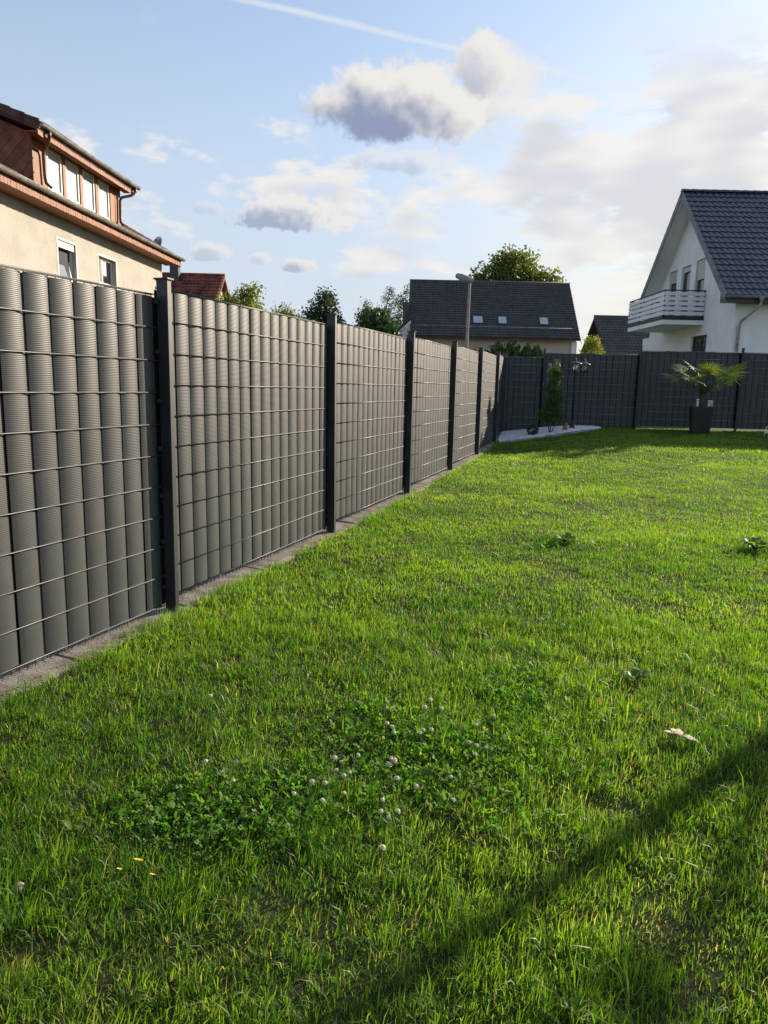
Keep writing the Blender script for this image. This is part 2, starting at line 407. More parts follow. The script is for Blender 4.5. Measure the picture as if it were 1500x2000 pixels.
def soilmat():
    m, nt, b = newmat('lawn_soil'); p = worldpos(nt)
    n = xnoise(p, 2.2, 6, 0.6); n2 = xnoise(p, 45, 5, 0.7)
    c = xmix(xsm(n, 0.4, 0.62), (0.030, 0.050, 0.012), (0.045, 0.048, 0.020))
    nt.links.new(xmix(xsm(n2, 0.45, 0.75), c, (0.085, 0.085, 0.040)), b.inputs['Base Color'])
    setin(b, Roughness=0.95, Specular_IOR_Level=0.1); bump(nt, b, n2, 0.9, 0.03); return m
MT['soil'] = soilmat()
MT['field'] = simple('field_green', (0.070, 0.095, 0.030), 0.95, 0.2, 0.3, 0.6, 4, 0.1)
def grid_sheet(name, xs, ys, zf, mat):
    gx, gy = np.meshgrid(xs, ys); co = np.stack([gx, gy, zf(gx, gy)], -1).reshape(-1, 3)
    nx, ny = len(xs), len(ys); i, j = np.meshgrid(np.arange(nx - 1), np.arange(ny - 1)); a = (j * nx + i).ravel()
    f = np.stack([a, a + 1, a + nx + 1, a + nx], -1).ravel()
    return bulk(name, co, f, np.full((nx - 1) * (ny - 1), 4), mat, smooth=True)
far = np.array([-3000, -800, -200, -60, -25, -10, -4, 0, 4, 10, 25, 60, 200, 800, 3000.])
tag(grid_sheet('ground', far, np.array([-3000, -500, -100, -20, -4, 0, 4, 8, 12, 16, 20, 25, 30, 60, 200, 800, 3000.]), lambda x, y: gz(x, y) - 0.10, 'field'), kind='structure')
def lawn_z_cut(x, y): return lawnz(x, y)
# lawn sheet follows the fence line
def lawn_sheet():
    ys = np.arange(-2.4, 19.6, 0.16); us = np.concatenate([np.linspace(0, 0.5, 60), np.linspace(0.5, 1, 24)[1:]])
    Y, U = np.meshgrid(ys, us, indexing='ij'); x0 = fence_x(Y) + 0.05; Xx = x0 + U * (15.5 - x0)
    co = np.stack([Xx, Y, lawnz(Xx, Y)], -1).reshape(-1, 3); nx, ny = len(us), len(ys)
    i, j = np.meshgrid(np.arange(nx - 1), np.arange(ny - 1)); a = (j * nx + i).ravel()
    return bulk('lawn', co, np.stack([a, a + 1, a + nx + 1, a + nx], -1).ravel(), np.full((nx - 1) * (ny - 1), 4), 'soil', smooth=True)
tag(lawn_sheet(), kind='structure')
# gravel bed
def gravel_bed():
    m = MB(); c = (4.1, 18.5); n = len(BED)
    vs = [(x, y, gzf(x, y) + 0.035) for x, y in BED] + [(c[0], c[1], gzf(*c) + 0.075)]
    vs += [(x, y, gzf(x, y) - 0.08) for x, y in BED]
    m.add(vs, [(i, (i + 1) % n, n) for i in range(n)] + [(i, n + 1 + i, n + 1 + (i + 1) % n, (i + 1) % n) for i in range(n)])
    o = m.build('gravel_bed', 'gravelbase'); tag(o, kind='structure')
    r = np.random.RandomState(5); N = 7000
    x = r.uniform(2.6, 5.6, N); y = r.uniform(16.7, 19.3, N); k = inpoly(x, y, BED); x = x[k]; y = y[k]; N = len(x)
    tet = np.array([[1, 0, -.4], [-.5, .87, -.4], [-.5, -.87, -.4], [.2, .1, .8]])
    s = r.uniform(0.016, 0.042, N); a = r.uniform(0, 6.28, N)
    rx = tet[None, :, 0] * np.cos(a)[:, None] - tet[None, :, 1] * np.sin(a)[:, None]; ry = tet[None, :, 0] * np.sin(a)[:, None] + tet[None, :, 1] * np.cos(a)[:, None]
    fall = 1 - np.hypot(x - 4.1, y - 18.5) / 1.6
    base = gz(x, y) + 0.04 + 0.04 * np.clip(fall, 0, 1)
    co = np.stack([x[:, None] + rx * s[:, None], y[:, None] + ry * s[:, None], base[:, None] + tet[None, :, 2] * s[:, None] * 0.7 + 0.008], -1).reshape(-1, 3)
    f = (np.array([[0, 1, 3], [1, 2, 3], [2, 0, 3]])[None] + (np.arange(N) * 4)[:, None, None]).ravel()
    g = bulk('gravel_stones', co, f, np.full(N * 3, 3), 'gravel'); g.parent = o; g['kind'] = 'stuff'
gravel_bed()
# concrete edging along the left fence, metre by metre
def kerb():
    root = bpy.data.objects.new('kerb', None); COL.objects.link(root); tag(root, kind='structure')
    L = [0.0]
    P = [Vector(p) for p in FENCE]
    for a, b in zip(P, P[1:]): L.append(L[-1] + (b - a).length)
    def at(s):
        for i in range(len(P) - 1):
            if s <= L[i + 1] or i == len(P) - 2:
                t = (s - L[i]) / (L[i + 1] - L[i]); return P[i].lerp(P[i + 1], t), (P[i + 1] - P[i]).normalized()
    r = random.Random(3); s = 0.02
    while s < L[-1] - 0.3:
        e = min(s + 0.985, L[-1]); (p0, d), (p1, _) = at(s), at(e - 0.012)
        nrm = Vector((d.y, -d.x)); o_in = -0.10 + r.uniform(-.006, .006); o_out = 0.135 + r.uniform(-.012, .012)
        m = MB(); dz = r.uniform(-0.008, 0.008); vs = []
        prof = [(o_in, -0.12), (o_in, 0.028), (o_out - 0.035, 0.016), (o_out - 0.008, 0.004), (o_out, -0.02), (o_out, -0.12)]
        for p in (p0, p1):
            for t, z in prof:
                q = p + nrm * t; vs.append((q.x, q.y, gzf(p.x, p.y) + z + dz))
        n = len(prof)
        m.add(vs, [tuple(range(n)), tuple(range(n, 2 * n))[::-1]] + [(i, n + i, n + i + 1, i + 1) for i in range(n - 1)])
        m.build('kerb_stone', 'concrete', root); s += 1.0
kerb()

# ------------------------------------------------------------------ privacy strip fences
def strip_mesh(w, h):
    """one vertical PVC strip: bowed front, flat back, local x along the fence, -y to the garden"""
    m = MB(); n = 8; prof = []
    for i in range(n + 1):
        t = -1 + 2 * i / n; prof.append((t * w / 2, -0.0130 * (1 - t * t) ** 0.8 - 0.0015))
    vs = [(x, y, 0) for x, y in prof] + [(x, y, h) for x, y in prof]; k = n + 1
    fs = [(i, i + 1, k + i + 1, k + i) for i in range(n)]
    m.add(vs, fs, True)
    b = [(-w / 2, 0, 0), (w / 2, 0, 0), (w / 2, 0, h), (-w / 2, 0, h)]
    m.add(b, [(3, 2, 1, 0)])
    m.add([(x, y, h) for x, y in prof] , [tuple(range(k))])
    return m.mesh('strip', 'strip')
STRIP_CACHE = {}
PW = {}
def make_fence(name, label, pts, side_gap, first_low=None, seed=1, zoff=None):
    root = thing(name, label, 'fence', (pts[0][0], pts[0][1], gzf(*pts[0])))
    o0 = Vector((pts[0][0], pts[0][1], gzf(*pts[0]))); r = random.Random(seed)
    if 'post' not in PW:
        m = MB(); m.bbox((-0.022, -0.088, -0.35), (0.022, -0.006, 2.125)); PW['post'] = m.mesh('post', 'postmetal')
        m = MB(); m.bbox((-0.034, -0.100, 2.1255), (0.034, 0.006, 2.134), 0.003); m.box((-0.024, -0.090, 2.118), (0.024, -0.004, 2.1255)); PW['cap'] = m.mesh('cap', 'darkmetal')
        m = MB(); m.box((-0.062, -0.030, -0.014), (-0.0225, -0.018, 0.014)); m.box((-0.052, -0.018, -0.009), (-0.034, 0.012, 0.009)); PW['clamp'] = m.mesh('clamp', 'darkmetal')
    n = len(pts)
    for i, (x, y) in enumerate(pts):
        a = Vector(pts[max(i - 1, 0)]); b = Vector(pts[min(i + 1, n - 1)]); d = (b - a).normalized(); ang = math.atan2(d.y, d.x)
        z = gzf(x, y) + (zoff[i] if zoff else 0)
        p = bpy.data.objects.new('post', PW['post']); link(p, root); p.location = Vector((x, y, z)) - o0; p.rotation_euler = (r.uniform(-.004, .004), r.uniform(-.004, .004), ang)
        c = bpy.data.objects.new('cap', PW['cap']); link(c, p)
        for k in range(7):
            c = bpy.data.objects.new('clamp', PW['clamp']); link(c, p); c.location = (0, 0, 0.19 + k * 0.3)
    for i in range(n - 1):
        a, b = Vector(pts[i]), Vector(pts[i + 1]); d = (b - a); Lf = d.length; d.normalize(); ang = math.atan2(d.y, d.x)
        za, zb = gzf(*pts[i]), gzf(*pts[i + 1])
        zp = (za + zb) / 2 + 0.055
        if zoff: zp = max(za + zoff[i], zb + zoff[i + 1] - 0.25) + 0.022
        if first_low is not None and i == 0: zp = za + 0.055 + first_low
        x0, x1 = 0.004, Lf - 0.040; H = 2.03
        shear = 0.0
        m = MB()
        for k in range(11):
            z = 0.03 + k * 0.197
            for yy in (-0.0200, 0.0085):
                m.tube([(x0, yy, z), (x1, yy, z)], 0.0042, 5, True, True)
        nv = int((x1 - x0) / 0.05)
        for k in range(nv + 1):
            xx = x0 + (x1 - x0) * k / nv
            m.tube([(xx, 0.0105, -0.004), (xx, 0.0105, H - 0.02)], 0.0028, 4, False, False)
            m.tube([(xx, -0.012, -0.006), (xx, -0.012, 0.034)], 0.0028, 4, True, False)
        ns = max(2, round((x1 - x0) / 0.161)); pitch = (x1 - x0) / ns
        jb = MB()
        for k in range(ns + 1):        # added black bar behind each joint, in place of the gap's shade
            xx = x0 + pitch * k; jb.box((xx - 0.026, -0.0008, 0.03), (xx + 0.026, 0.0030, 1.985))
        w = m.build('wire_panel', 'wire_glint' if zoff else 'wire', root); jb.build('gap_backing', 'gapshade', w); w.location = Vector((a.x, a.y, zp)) - o0; w.rotation_euler = (0, 0, ang)
        ns = max(2, round((x1 - x0) / 0.161)); pitch = (x1 - x0) / ns
        key = round(pitch, 3)
        if key not in STRIP_CACHE: STRIP_CACHE[key] = strip_mesh(key - 0.013, 1.959)
        for k in range(ns):
            s = bpy.data.objects.new('strip', STRIP_CACHE[key]); link(s, w)
            s.location = (x0 + pitch * (k + 0.5), -0.002, 0.031 + r.uniform(-.004, .004)); s.rotation_euler = (r.uniform(-.0012, .0012), r.uniform(-.0012, .0012), r.uniform(-.035, .035))
    return root
make_fence('privacy_fence', 'long grey privacy strip fence on the left catching the low sun', FENCE, 0.03, seed=1)
make_fence('privacy_fence', 'dark shaded privacy strip fence across the back behind the palm', REAR, 0.03, first_low=-0.02, seed=2, zoff=[0.0, 0.0, 0.02, 0.02, 0.02, 0.02])

# ------------------------------------------------------------------ house helpers
def wall(name, mat, parent, org, u, v, n, outer, holes, depth=0.14):
    """flat wall with real openings: outer and holes are 2d loops in (u, v); reveals go back along -n"""
    org, u, v, n = Vector(org), Vector(u), Vector(v), Vector(n)
    P = lambda a, b, k=0.0: org + u * a + v * b - n * k
    loops = [[Vector((a, b, 0)) for a, b in outer]] + [[Vector((a, b, 0)) for a, b in h] for h in holes]
    flat = [p for l in loops for p in l]
    tris = tessellate_polygon(loops)
    m = MB(); vs = [P(p.x, p.y) for p in flat]
    fs = []
    for t in tris:
        a, b, c = [vs[i] for i in t]
        fs.append(tuple(t) if (b - a).cross(c - a).dot(n) > 0 else tuple(t)[::-1])
    m.add(vs, fs)
    for h in holes:
        k = len(h); vs2 = [P(a, b) for a, b in h] + [P(a, b, depth) for a, b in h]
        m.add(vs2, [(i, (i + 1) % k, k + (i + 1) % k, k + i) for i in range(k)])
    return m.build(name, mat, parent)
def rect(a0, b0, a1, b1): return [(a0, b0), (a1, b0), (a1, b1), (a0, b1)]
def obox(m, org, u, v, n, a0, a1, b0, b1, k0, k1):
    """box in wall coordinates; k measured back from the wall face"""
    org, u, v, n = Vector(org), Vector(u), Vector(v), Vector(n)
    P = lambda a, b, k: org + u * a + v * b - n * k
    vs = [P(a0, b0, k0), P(a1, b0, k0), P(a1, b1, k0), P(a0, b1, k0), P(a0, b0, k1), P(a1, b0, k1), P(a1, b1, k1), P(a0, b1, k1)]
    m.add(vs, [(0, 1, 2, 3), (7, 6, 5, 4), (4, 5, 1, 0), (5, 6, 2, 1), (6, 7, 3, 2), (7, 4, 0, 3)])
def window(parent, F, a0, b0, a1, b1, pane='pane', frame='pvc', fw_=0.07, k=0.06, mull=(), trans=(), shutter=0.0, sill=True, bars_k=0.0, slats=True):
    org, u, v, n = F
    o = MB(); obox(o, org, u, v, n, a0 + 0.01, a1 - 0.01, b0 + 0.01, b1 - 0.01, k + 0.035, k + 0.05)
    w = o.build('window', pane, parent)
    m = MB(); e = 0.001
    obox(m, org, u, v, n, a0 + e, a0 + fw_, b0 + e, b1 - e, k, k + 0.06); obox(m, org, u, v, n, a1 - fw_, a1 - e, b0 + e, b1 - e, k, k + 0.06)
    obox(m, org, u, v, n, a0 + fw_, a1 - fw_, b0 + e, b0 + fw_, k + .002, k + 0.058); obox(m, org, u, v, n, a0 + fw_, a1 - fw_, b1 - fw_, b1 - e, k + .002, k + 0.058)
    for x in mull: obox(m, org, u, v, n, x - 0.035, x + 0.035, b0 + fw_, b1 - fw_, k + 0.004, k + 0.056)
    for y in trans: obox(m, org, u, v, n, a0 + fw_, a1 - fw_, y - 0.03, y + 0.03, k + 0.006, k + 0.054)
    m.build('frame', frame, w)
    if shutter:
        z = b1 - 0.02
        m = MB()
        while z > b1 - shutter:
            obox(m, org, u, v, n, a0 + 0.03, a1 - 0.03, z - 0.046, z, k - 0.03, k - 0.012); z -= 0.05
        m.build('shutter', 'shutter', w)
    if sill:
        m = MB(); obox(m, org, u, v, n, a0 - 0.04, a1 + 0.04, b0 - 0.035, b0 - 0.002, -0.05, k); m.build('sill', 'pvc', w)
    return w
def wave_roof(m, org, u, v, nrm, W, L, pitch, course, amp, lift=0.03, seg=4):
    """roof tiles as real courses: wavy rows, each course lapping over the one below"""
    org, u, v, nrm = Vector(org), Vector(u), Vector(v), Vector(nrm)
    nc = int(round(W / pitch)); nr = int(math.ceil(L / course)); du = W / nc / seg; dv = L / nr
    prof = []
    for i in range(nc * seg + 1):
        t = (i % seg) / seg; prof.append(amp * (0.5 - 0.5 * math.cos(2 * math.pi * t)) + (amp * 0.25 if i % seg == seg - 1 else 0))
    for r in range(nr):
        lo = [org + u * (i * du) + v * (r * dv - 0.02) + nrm * (p + lift) for i, p in enumerate(prof)]
        hi = [org + u * (i * du) + v * (r * dv + dv + 0.005) + nrm * (p + 0.002) for i, p in enumerate(prof)]
        bt = [q - nrm * (lift + 0.012) for q in lo]
        k = len(prof)
        m.add(lo + hi, [(i, i + 1, k + i + 1, k + i) for i in range(k - 1)], False)
        m.add(bt + lo, [(i, i + 1, k + i + 1, k + i) for i in range(k - 1)], False)
    return m
def gutter(m, p0, p1, r, seg=7, out=None):
    """half-round gutter from p0 to p1"""
    p0, p1 = Vector(p0), Vector(p1); d = (p1 - p0).normalized(); side = d.cross(Vector((0, 0, 1))).normalized()
    for rr, flip in ((r, False), (r - 0.006, True)):
        vs = []
        for p in (p0, p1):
            for i in range(seg + 1):
                a = math.pi * i / seg; vs.append(p + side * (math.cos(a) * rr) - Vector((0, 0, 1)) * (math.sin(a) * rr))
        k = seg + 1
        m.add(vs, [(i, i + 1, k + i + 1, k + i) if flip else (k + i, k + i + 1, i + 1, i) for i in range(seg)], True)
    for p in (p0, p1):
        vs = [p + side * (math.cos(math.pi * i / seg) * r) - Vector((0, 0, 1)) * (math.sin(math.pi * i / seg) * r) for i in range(seg + 1)]
        m.add(vs, [tuple(range(seg + 1))])
    m.tube([p0 + side * r, p1 + side * r], 0.009, 5); m.tube([p0 - side * r, p1 - side * r], 0.009, 5)

# ------------------------------------------------------------------ cream house on the left
def cream_house():
    rz = -rad(4.0)                       # local y runs away from the camera along the facade, local x points to the garden
    g = 0.25
    H = thing('cream_house', 'cream rendered house with brown shingled dormer and four white dormer windows', 'house', (-7.43, 26.65, g), rz)
    z0 = -g
    Wt = -0.62                            # wall plane
    yn, yf = -16.0, -0.20
    F = (Vector((Wt, 0, z0)), Vector((0, 1, 0)), Vector((0, 0, 1)), Vector((1, 0, 0)))
    holes = [rect(-7.36, 3.75, -6.42, 5.04), rect(-5.10, 3.75, -3.95, 5.03)]
    wl = wall('wall', 'cream', H, *F, rect(yn, g + -0.3, yf, 5.83), holes, 0.17)
    m = MB()   # far gable, near gable, back
    rs = 0.55; ridge_t = -5.2; ridge_z = 5.80 + rs * 5.2 + z0
    for y, fl in ((yf, 1), (yn, -1)):
        lp = [(Wt, y, z0 - 0.0), (Wt, y, 5.80 + z0), (ridge_t, y, ridge_z - 0.25), (-9.8, y, 5.80 + z0), (-9.8, y, z0)]
        m.add(lp, [(0, 1, 2, 3, 4) if fl < 0 else (4, 3, 2, 1, 0)])
    m.add([(-9.8, yn, z0), (-9.8, yf, z0), (-9.8, yf, 5.8 + z0), (-9.8, yn, 5.8 + z0)], [(0, 1, 2, 3)])
    m.build('gable_wall', 'cream', H)
    # white plaster surround around the two openings
    for (a0, b0, a1, b1) in ((-7.36, 3.75, -6.42, 5.04), (-5.10, 3.75, -3.95, 5.03)):
        s = MB(); w = 0.05
        obox(s, *F, a0 - w, a0 + .001, b0, b1 + w, -0.008, 0.01); obox(s, *F, a1 - .001, a1 + w, b0, b1 + w, -0.008, 0.01); obox(s, *F, a0, a1, b1 - .001, b1 + w, -0.0075, 0.01)
        s.build('surround', 'pvc', H)
    # window with tilted casement
    w = window(H, F, -7.36, 3.75, -6.42, 5.04, 'interior', 'pvc', 0.06, 0.12, sill=True)
    bx = MB(); obox(bx, *F, -7.33, -6.45, 4.86, 5.02, 0.03, 0.11); bx.build('shutter_box', 'pvc', w)
    cs = MB(); T = 0.16
    def tilt(a0, a1, b0, b1, k0, k1, mm):
        # casement hinged at its lower edge leans into the room... its top stands inwards
        vs = []
        for k in (k0, k1):
            for a, b in ((a0, b0), (a1, b0), (a1, b1), (a0, b1)):
                vs.append(Vector((Wt, 0, z0)) + Vector((0, a, b)) - Vector((k + T * (b - 3.8) / 1.0, 0, 0)))
        mm.add(vs, [(0, 1, 2, 3), (7, 6, 5, 4), (4, 5, 1, 0), (5, 6, 2, 1), (6, 7, 3, 2), (7, 4, 0, 3)])
    tilt(-7.28, -7.21, 3.82, 4.84, 0.03, 0.08, cs); tilt(-6.57, -6.50, 3.82, 4.84, 0.03, 0.08, cs); tilt(-7.21, -6.57, 4.77, 4.84, 0.032, 0.078, cs); tilt(-7.21, -6.57, 3.82, 3.89, 0.032, 0.078, cs)
    cs.build('casement', 'pvc', w)
    gl = MB(); tilt(-7.21, -6.57, 3.89, 4.77, 0.05, 0.056, gl); gl.build('pane', 'skypane', w)
    w = window(H, F, -5.10, 3.75, -3.95, 5.03, 'pane', 'pvc', 0.07, 0.12, mull=(-4.62,), trans=(4.30,))
    c = MB()
    for k in range(6):
        obox(c, *F, -5.02 + k * 0.058, -5.02 + k * 0.058 + 0.052, 3.82, 4.96, 0.145 - 0.012 * (k % 2), 0.1545)
    c.build('curtain', 'curtain', w)
    n = MB(); obox(n, *F, -4.55, -4.30, 4.55, 4.95, 0.148, 0.1545); n.build('blind', 'blind', w)
    # eaves: soffit, clad fascia boards, gutter
    m = MB(); m.box((Wt + 0.001, yn, 5.575 + z0), (-0.10, yf + 0.35, 5.595 + z0)); m.build('soffit', 'board', H)
    fa = bpy.data.objects.new('fascia', MB().box((-0.16, yn, 5.60 + z0), (-0.11, yf + 0.33, 5.70 + z0)).mesh('fascia', 'board')); link(fa, H)
    y = yn; r = random.Random(8); k = 0
    while y < yf + 0.34:
        w_ = 0.118; m = MB(); d = r.uniform(0, 0.006)
        m.box((-0.109, y, 5.565 + z0 + r.uniform(-.006, .006)), (-0.088 + d, y + w_ - 0.010, 5.715 + z0))
        if y > -11.3: m.build('board', 'board', fa)
        y += w_
    m = MB(); gutter(m, (0, yn, 5.82 + z0), (0, yf + 0.55, 5.82 + z0), 0.075); gt = m.build('gutter', 'zinc', H)
    m = MB()
    for y in np.arange(-11.6, 0.2, 0.78):
        m.tube([(0.074, y, 5.83 + z0), (0.055, y, 5.765 + z0), (0.0, y, 5.738 + z0), (-0.055, y, 5.765 + z0), (-0.09, y, 5.83 + z0)], 0.008, 5)
    m.build('bracket', 'zinc', gt)
    # main roof slope
    sl = Vector((-1, 0, rs)).normalized(); nr = Vector((rs, 0, 1)).normalized()
    m = MB(); wave_roof(m, (-0.02, yn, 5.80 + z0), (0, 1, 0), sl, nr, (yf + 0.45) - yn, 5.8, 0.24, 0.34, 0.03)
    m.prism([(-0.05, yn, 5.76 + z0), (ridge_t, yn, ridge_z), (-10.4, yn, 5.76 + z0), (-10.4, yn, 5.70 + z0), (ridge_t, yn, ridge_z - 0.14), (-0.1, yn, 5.70 + z0)], (0, (yf + 0.43) - yn, 0))
    rf = m.build('roof', 'tile_brown', H)
    # verge board at the far gable end
    m = MB(); m.prism([(-0.06, yf + 0.36, 5.74 + z0), (-0.10, yf + 0.36, 5.50 + z0), (ridge_t, yf + 0.36, ridge_z - 0.30), (ridge_t, yf + 0.36, ridge_z - 0.06)], (0, 0.03, 0)); m.build('verge_board', 'board', H)
    # ---- shed dormer
    D = bpy.data.objects.new('dormer', None)
    dt = -0.35; ys, ye = -8.84, -4.14; zt = 7.08 + z0; zb = 5.78 + z0
    DF = (Vector((dt, 0, z0)), Vector((0, 1, 0)), Vector((0, 0, 1)), Vector((1, 0, 0)))
    wins = [(-8.17, -7.46), (-7.30, -6.58), (-6.42, -5.70), (-5.52, -4.81)]
    dm = wall('dormer', 'board', H, *DF, rect(ys, 5.85, ye, 7.10), [rect(a, 6.02, b, 7.0) for a, b in wins], 0.12)
    ds = 0.385
    for yy, sgn in ((ys, -1), (ye, 1)):
        m = MB(); q = [(dt, yy, 5.9 + z0), (dt, yy, 7.10 + z0), (-3.4, yy, 7.10 + ds * 3.05 + z0), (-3.4, yy, 7.3 + z0)]
        m.add(q, [(0, 1, 2, 3) if sgn < 0 else (3, 2, 1, 0)]); m.build('cheek', 'shingle', dm)
    # diamond shingles on the near cheek, one by one
    sh = MB(); a = 0.155
    sh.add([(0, 0, -a), (a, 0.0, 0), (0, 0.0, a), (-a, 0, 0), (0, -0.016, -a), (a, -0.010, 0), (0, -0.004, a), (-a, -0.010, 0)], [(4, 5, 6, 7), (0, 1, 5, 4), (1, 2, 6, 5), (2, 3, 7, 6), (3, 0, 4, 7)])
    shm = sh.mesh('shingle', 'shingle')
    for i in range(16):
        for j in range(22):
            x = dt - 0.10 - i * a * 1.03; z = 5.9 + z0 + (j * 2 + (i % 2)) * a * 1.03
            if z - a * .9 < 5.80 + z0 + rs * (-x) or z + a * 0.9 > 7.10 + z0 + ds * (dt - x): continue
            o = bpy.data.objects.new('shingle', shm); link(o, dm); o.location = (x, ys - 0.004, z); o.rotation_euler = (0, random.Random(i * 50 + j).uniform(-.04, .04), 0)
    # corner boards and boards between the windows
    for (y0, y1, kk) in [(ys - 0.02, ys + 0.30, .03), (ys + 0.31, ys + 0.50, .022), (-7.455, -7.305, .025), (-6.575, -6.425, .025), (-5.695, -5.525, .025), (-4.80, -4.50, .022), (-4.49, ye + 0.02, .03)]:
        m = MB(); m.box((dt - 0.01, y0 + 0.003, 5.88 + z0), (dt + kk, y1 - 0.003, 7.06 + z0)); m.build('board', 'board', dm)
    for a_, b_ in wins:
        w = window(dm, DF, a_, 6.02, b_, 7.0, 'blind', 'pvc', 0.065, 0.0, sill=True)
        m = MB(); obox(m, *DF, a_ + .075, b_ - .075, 6.095, 6.925, 0.02, 0.026)
    # dormer eaves
    m = MB(); m.box((dt + 0.031, ys - 0.3, 7.02 + z0), (-0.02, ye + 0.3, 7.04 + z0)); m.build('soffit', 'shingle', dm)
    fb = MB().box((-0.06, ys - 0.30, 7.0 + z0), (-0.02, ye + 0.28, 7.12 + z0)).build('fascia', 'board', H)
    y = ys - 0.30
    while y < ye + 0.22:
        m = MB(); m.box((-0.019, y, 6.955 + z0 + r.uniform(-.005, .005)), (0.0 + r.uniform(0, .005), y + 0.113, 7.115 + z0)); m.build('board', 'board', fb); y += 0.124
    m = MB(); gutter(m, (0.085, ys - 0.32, 7.20 + z0), (0.085, ye + 0.42, 7.20 + z0), 0.075); m.build('gutter', 'zinc', dm)
    m = MB(); d2 = Vector((-1, 0, ds)).normalized(); n2 = Vector((ds, 0, 1)).normalized()
    wave_roof(m, (0.07, ys - 0.34, 7.19 + z0), (0, 1, 0), d2, n2, (ye + 0.34) - (ys - 0.34), 3.7, 0.23, 0.34, 0.028)
    m.prism([(0.05, ys - 0.32, 7.17 + z0), (-3.4, ys - 0.32, 7.17 + z0 + ds * 3.45), (-3.4, ys - 0.32, 7.03 + z0 + ds * 3.45), (0.0, ys - 0.32, 7.05 + z0)], (0, ye - ys + 0.64, 0))
    m.build('roof', 'tile_brown', dm)
    # near verge tiles of the dormer, a row of lapped flaps
    for k in range(10):
        m = MB(); t = 0.06 - k * 0.33
        a0 = Vector((t, ys - 0.345, 7.20 + z0 + ds * (0.07 - t))); q = [a0, a0 + Vector((-0.36, 0, 0.36 * ds)), a0 + Vector((-0.36, 0, 0.36 * ds + 0.05)), a0 + Vector((0, 0, 0.075))]
        q = [p + Vector((0, 0, -0.12)) if i < 2 else p for i, p in enumerate(q)]
        m.prism(q, (0, 0.05, 0)); m.build('verge_tile', 'tile_brown', dm)
    # downpipes from the dormer gutter to the main roof
    for y, s in ((ys + 0.05, 1), (ye + 0.18, -1)):
        m = MB(); xa = 0.085
        m.tube([(xa, y, 7.15 + z0), (xa, y, 7.03 + z0), (xa - 0.10, y + 0.10 * s, 6.90 + z0), (dt + 0.12, y + 0.28 * s, 6.80 + z0), (dt + 0.09, y + 0.32 * s, 6.70 + z0), (dt + 0.09, y + 0.34 * s, 6.25 + z0), (dt + 0.10, y + 0.36 * s, 6.10 + z0), (dt + 0.20, y + 0.44 * s, 6.00 + z0)],
               0.042, 8); m.build('downpipe', 'pipe', dm)
    # satellite dish on the roof, near the far verge
    sdh = thing('satellite_dish', 'grey satellite dish above the roof edge of the cream house', 'dish')
    Mx = Matrix.Translation((-7.43, 26.65, g)) @ Matrix.Rotation(rz, 4, 'Z')
    loc = Mx @ Vector((-0.98, 0.42, 6.02 - g)); sdh.location = loc
    m = MB(); m.lathe([(0.30, 0.07), (0.22, 0.03), (0.1, 0.006), (0.001, 0.0), (0.001, -0.008), (0.1, -0.002), (0.22, 0.022), (0.31, 0.065)], seg=18)
    dd = m.build('dish', 'lampgrey', sdh); dd.location = (0.0, 0, 0.30); dd.rotation_euler = (rad(70), 0, rad(-38))
    m = MB(); m.tube([(0, 0.03, -0.25), (0, 0.03, 0.32)], 0.02, 8); m.tube([(0, 0.03, -0.2), (0.0, -0.62, -0.2)], 0.02, 8); m.build('mast', 'zinc', sdh)
    m = MB(); m.tube([(0, -0.02, 0.10), (-0.10, -0.22, 0.16), (-0.18, -0.34, 0.26)], 0.012, 6); m.build('arm', 'zinc', sdh)
cream_house()

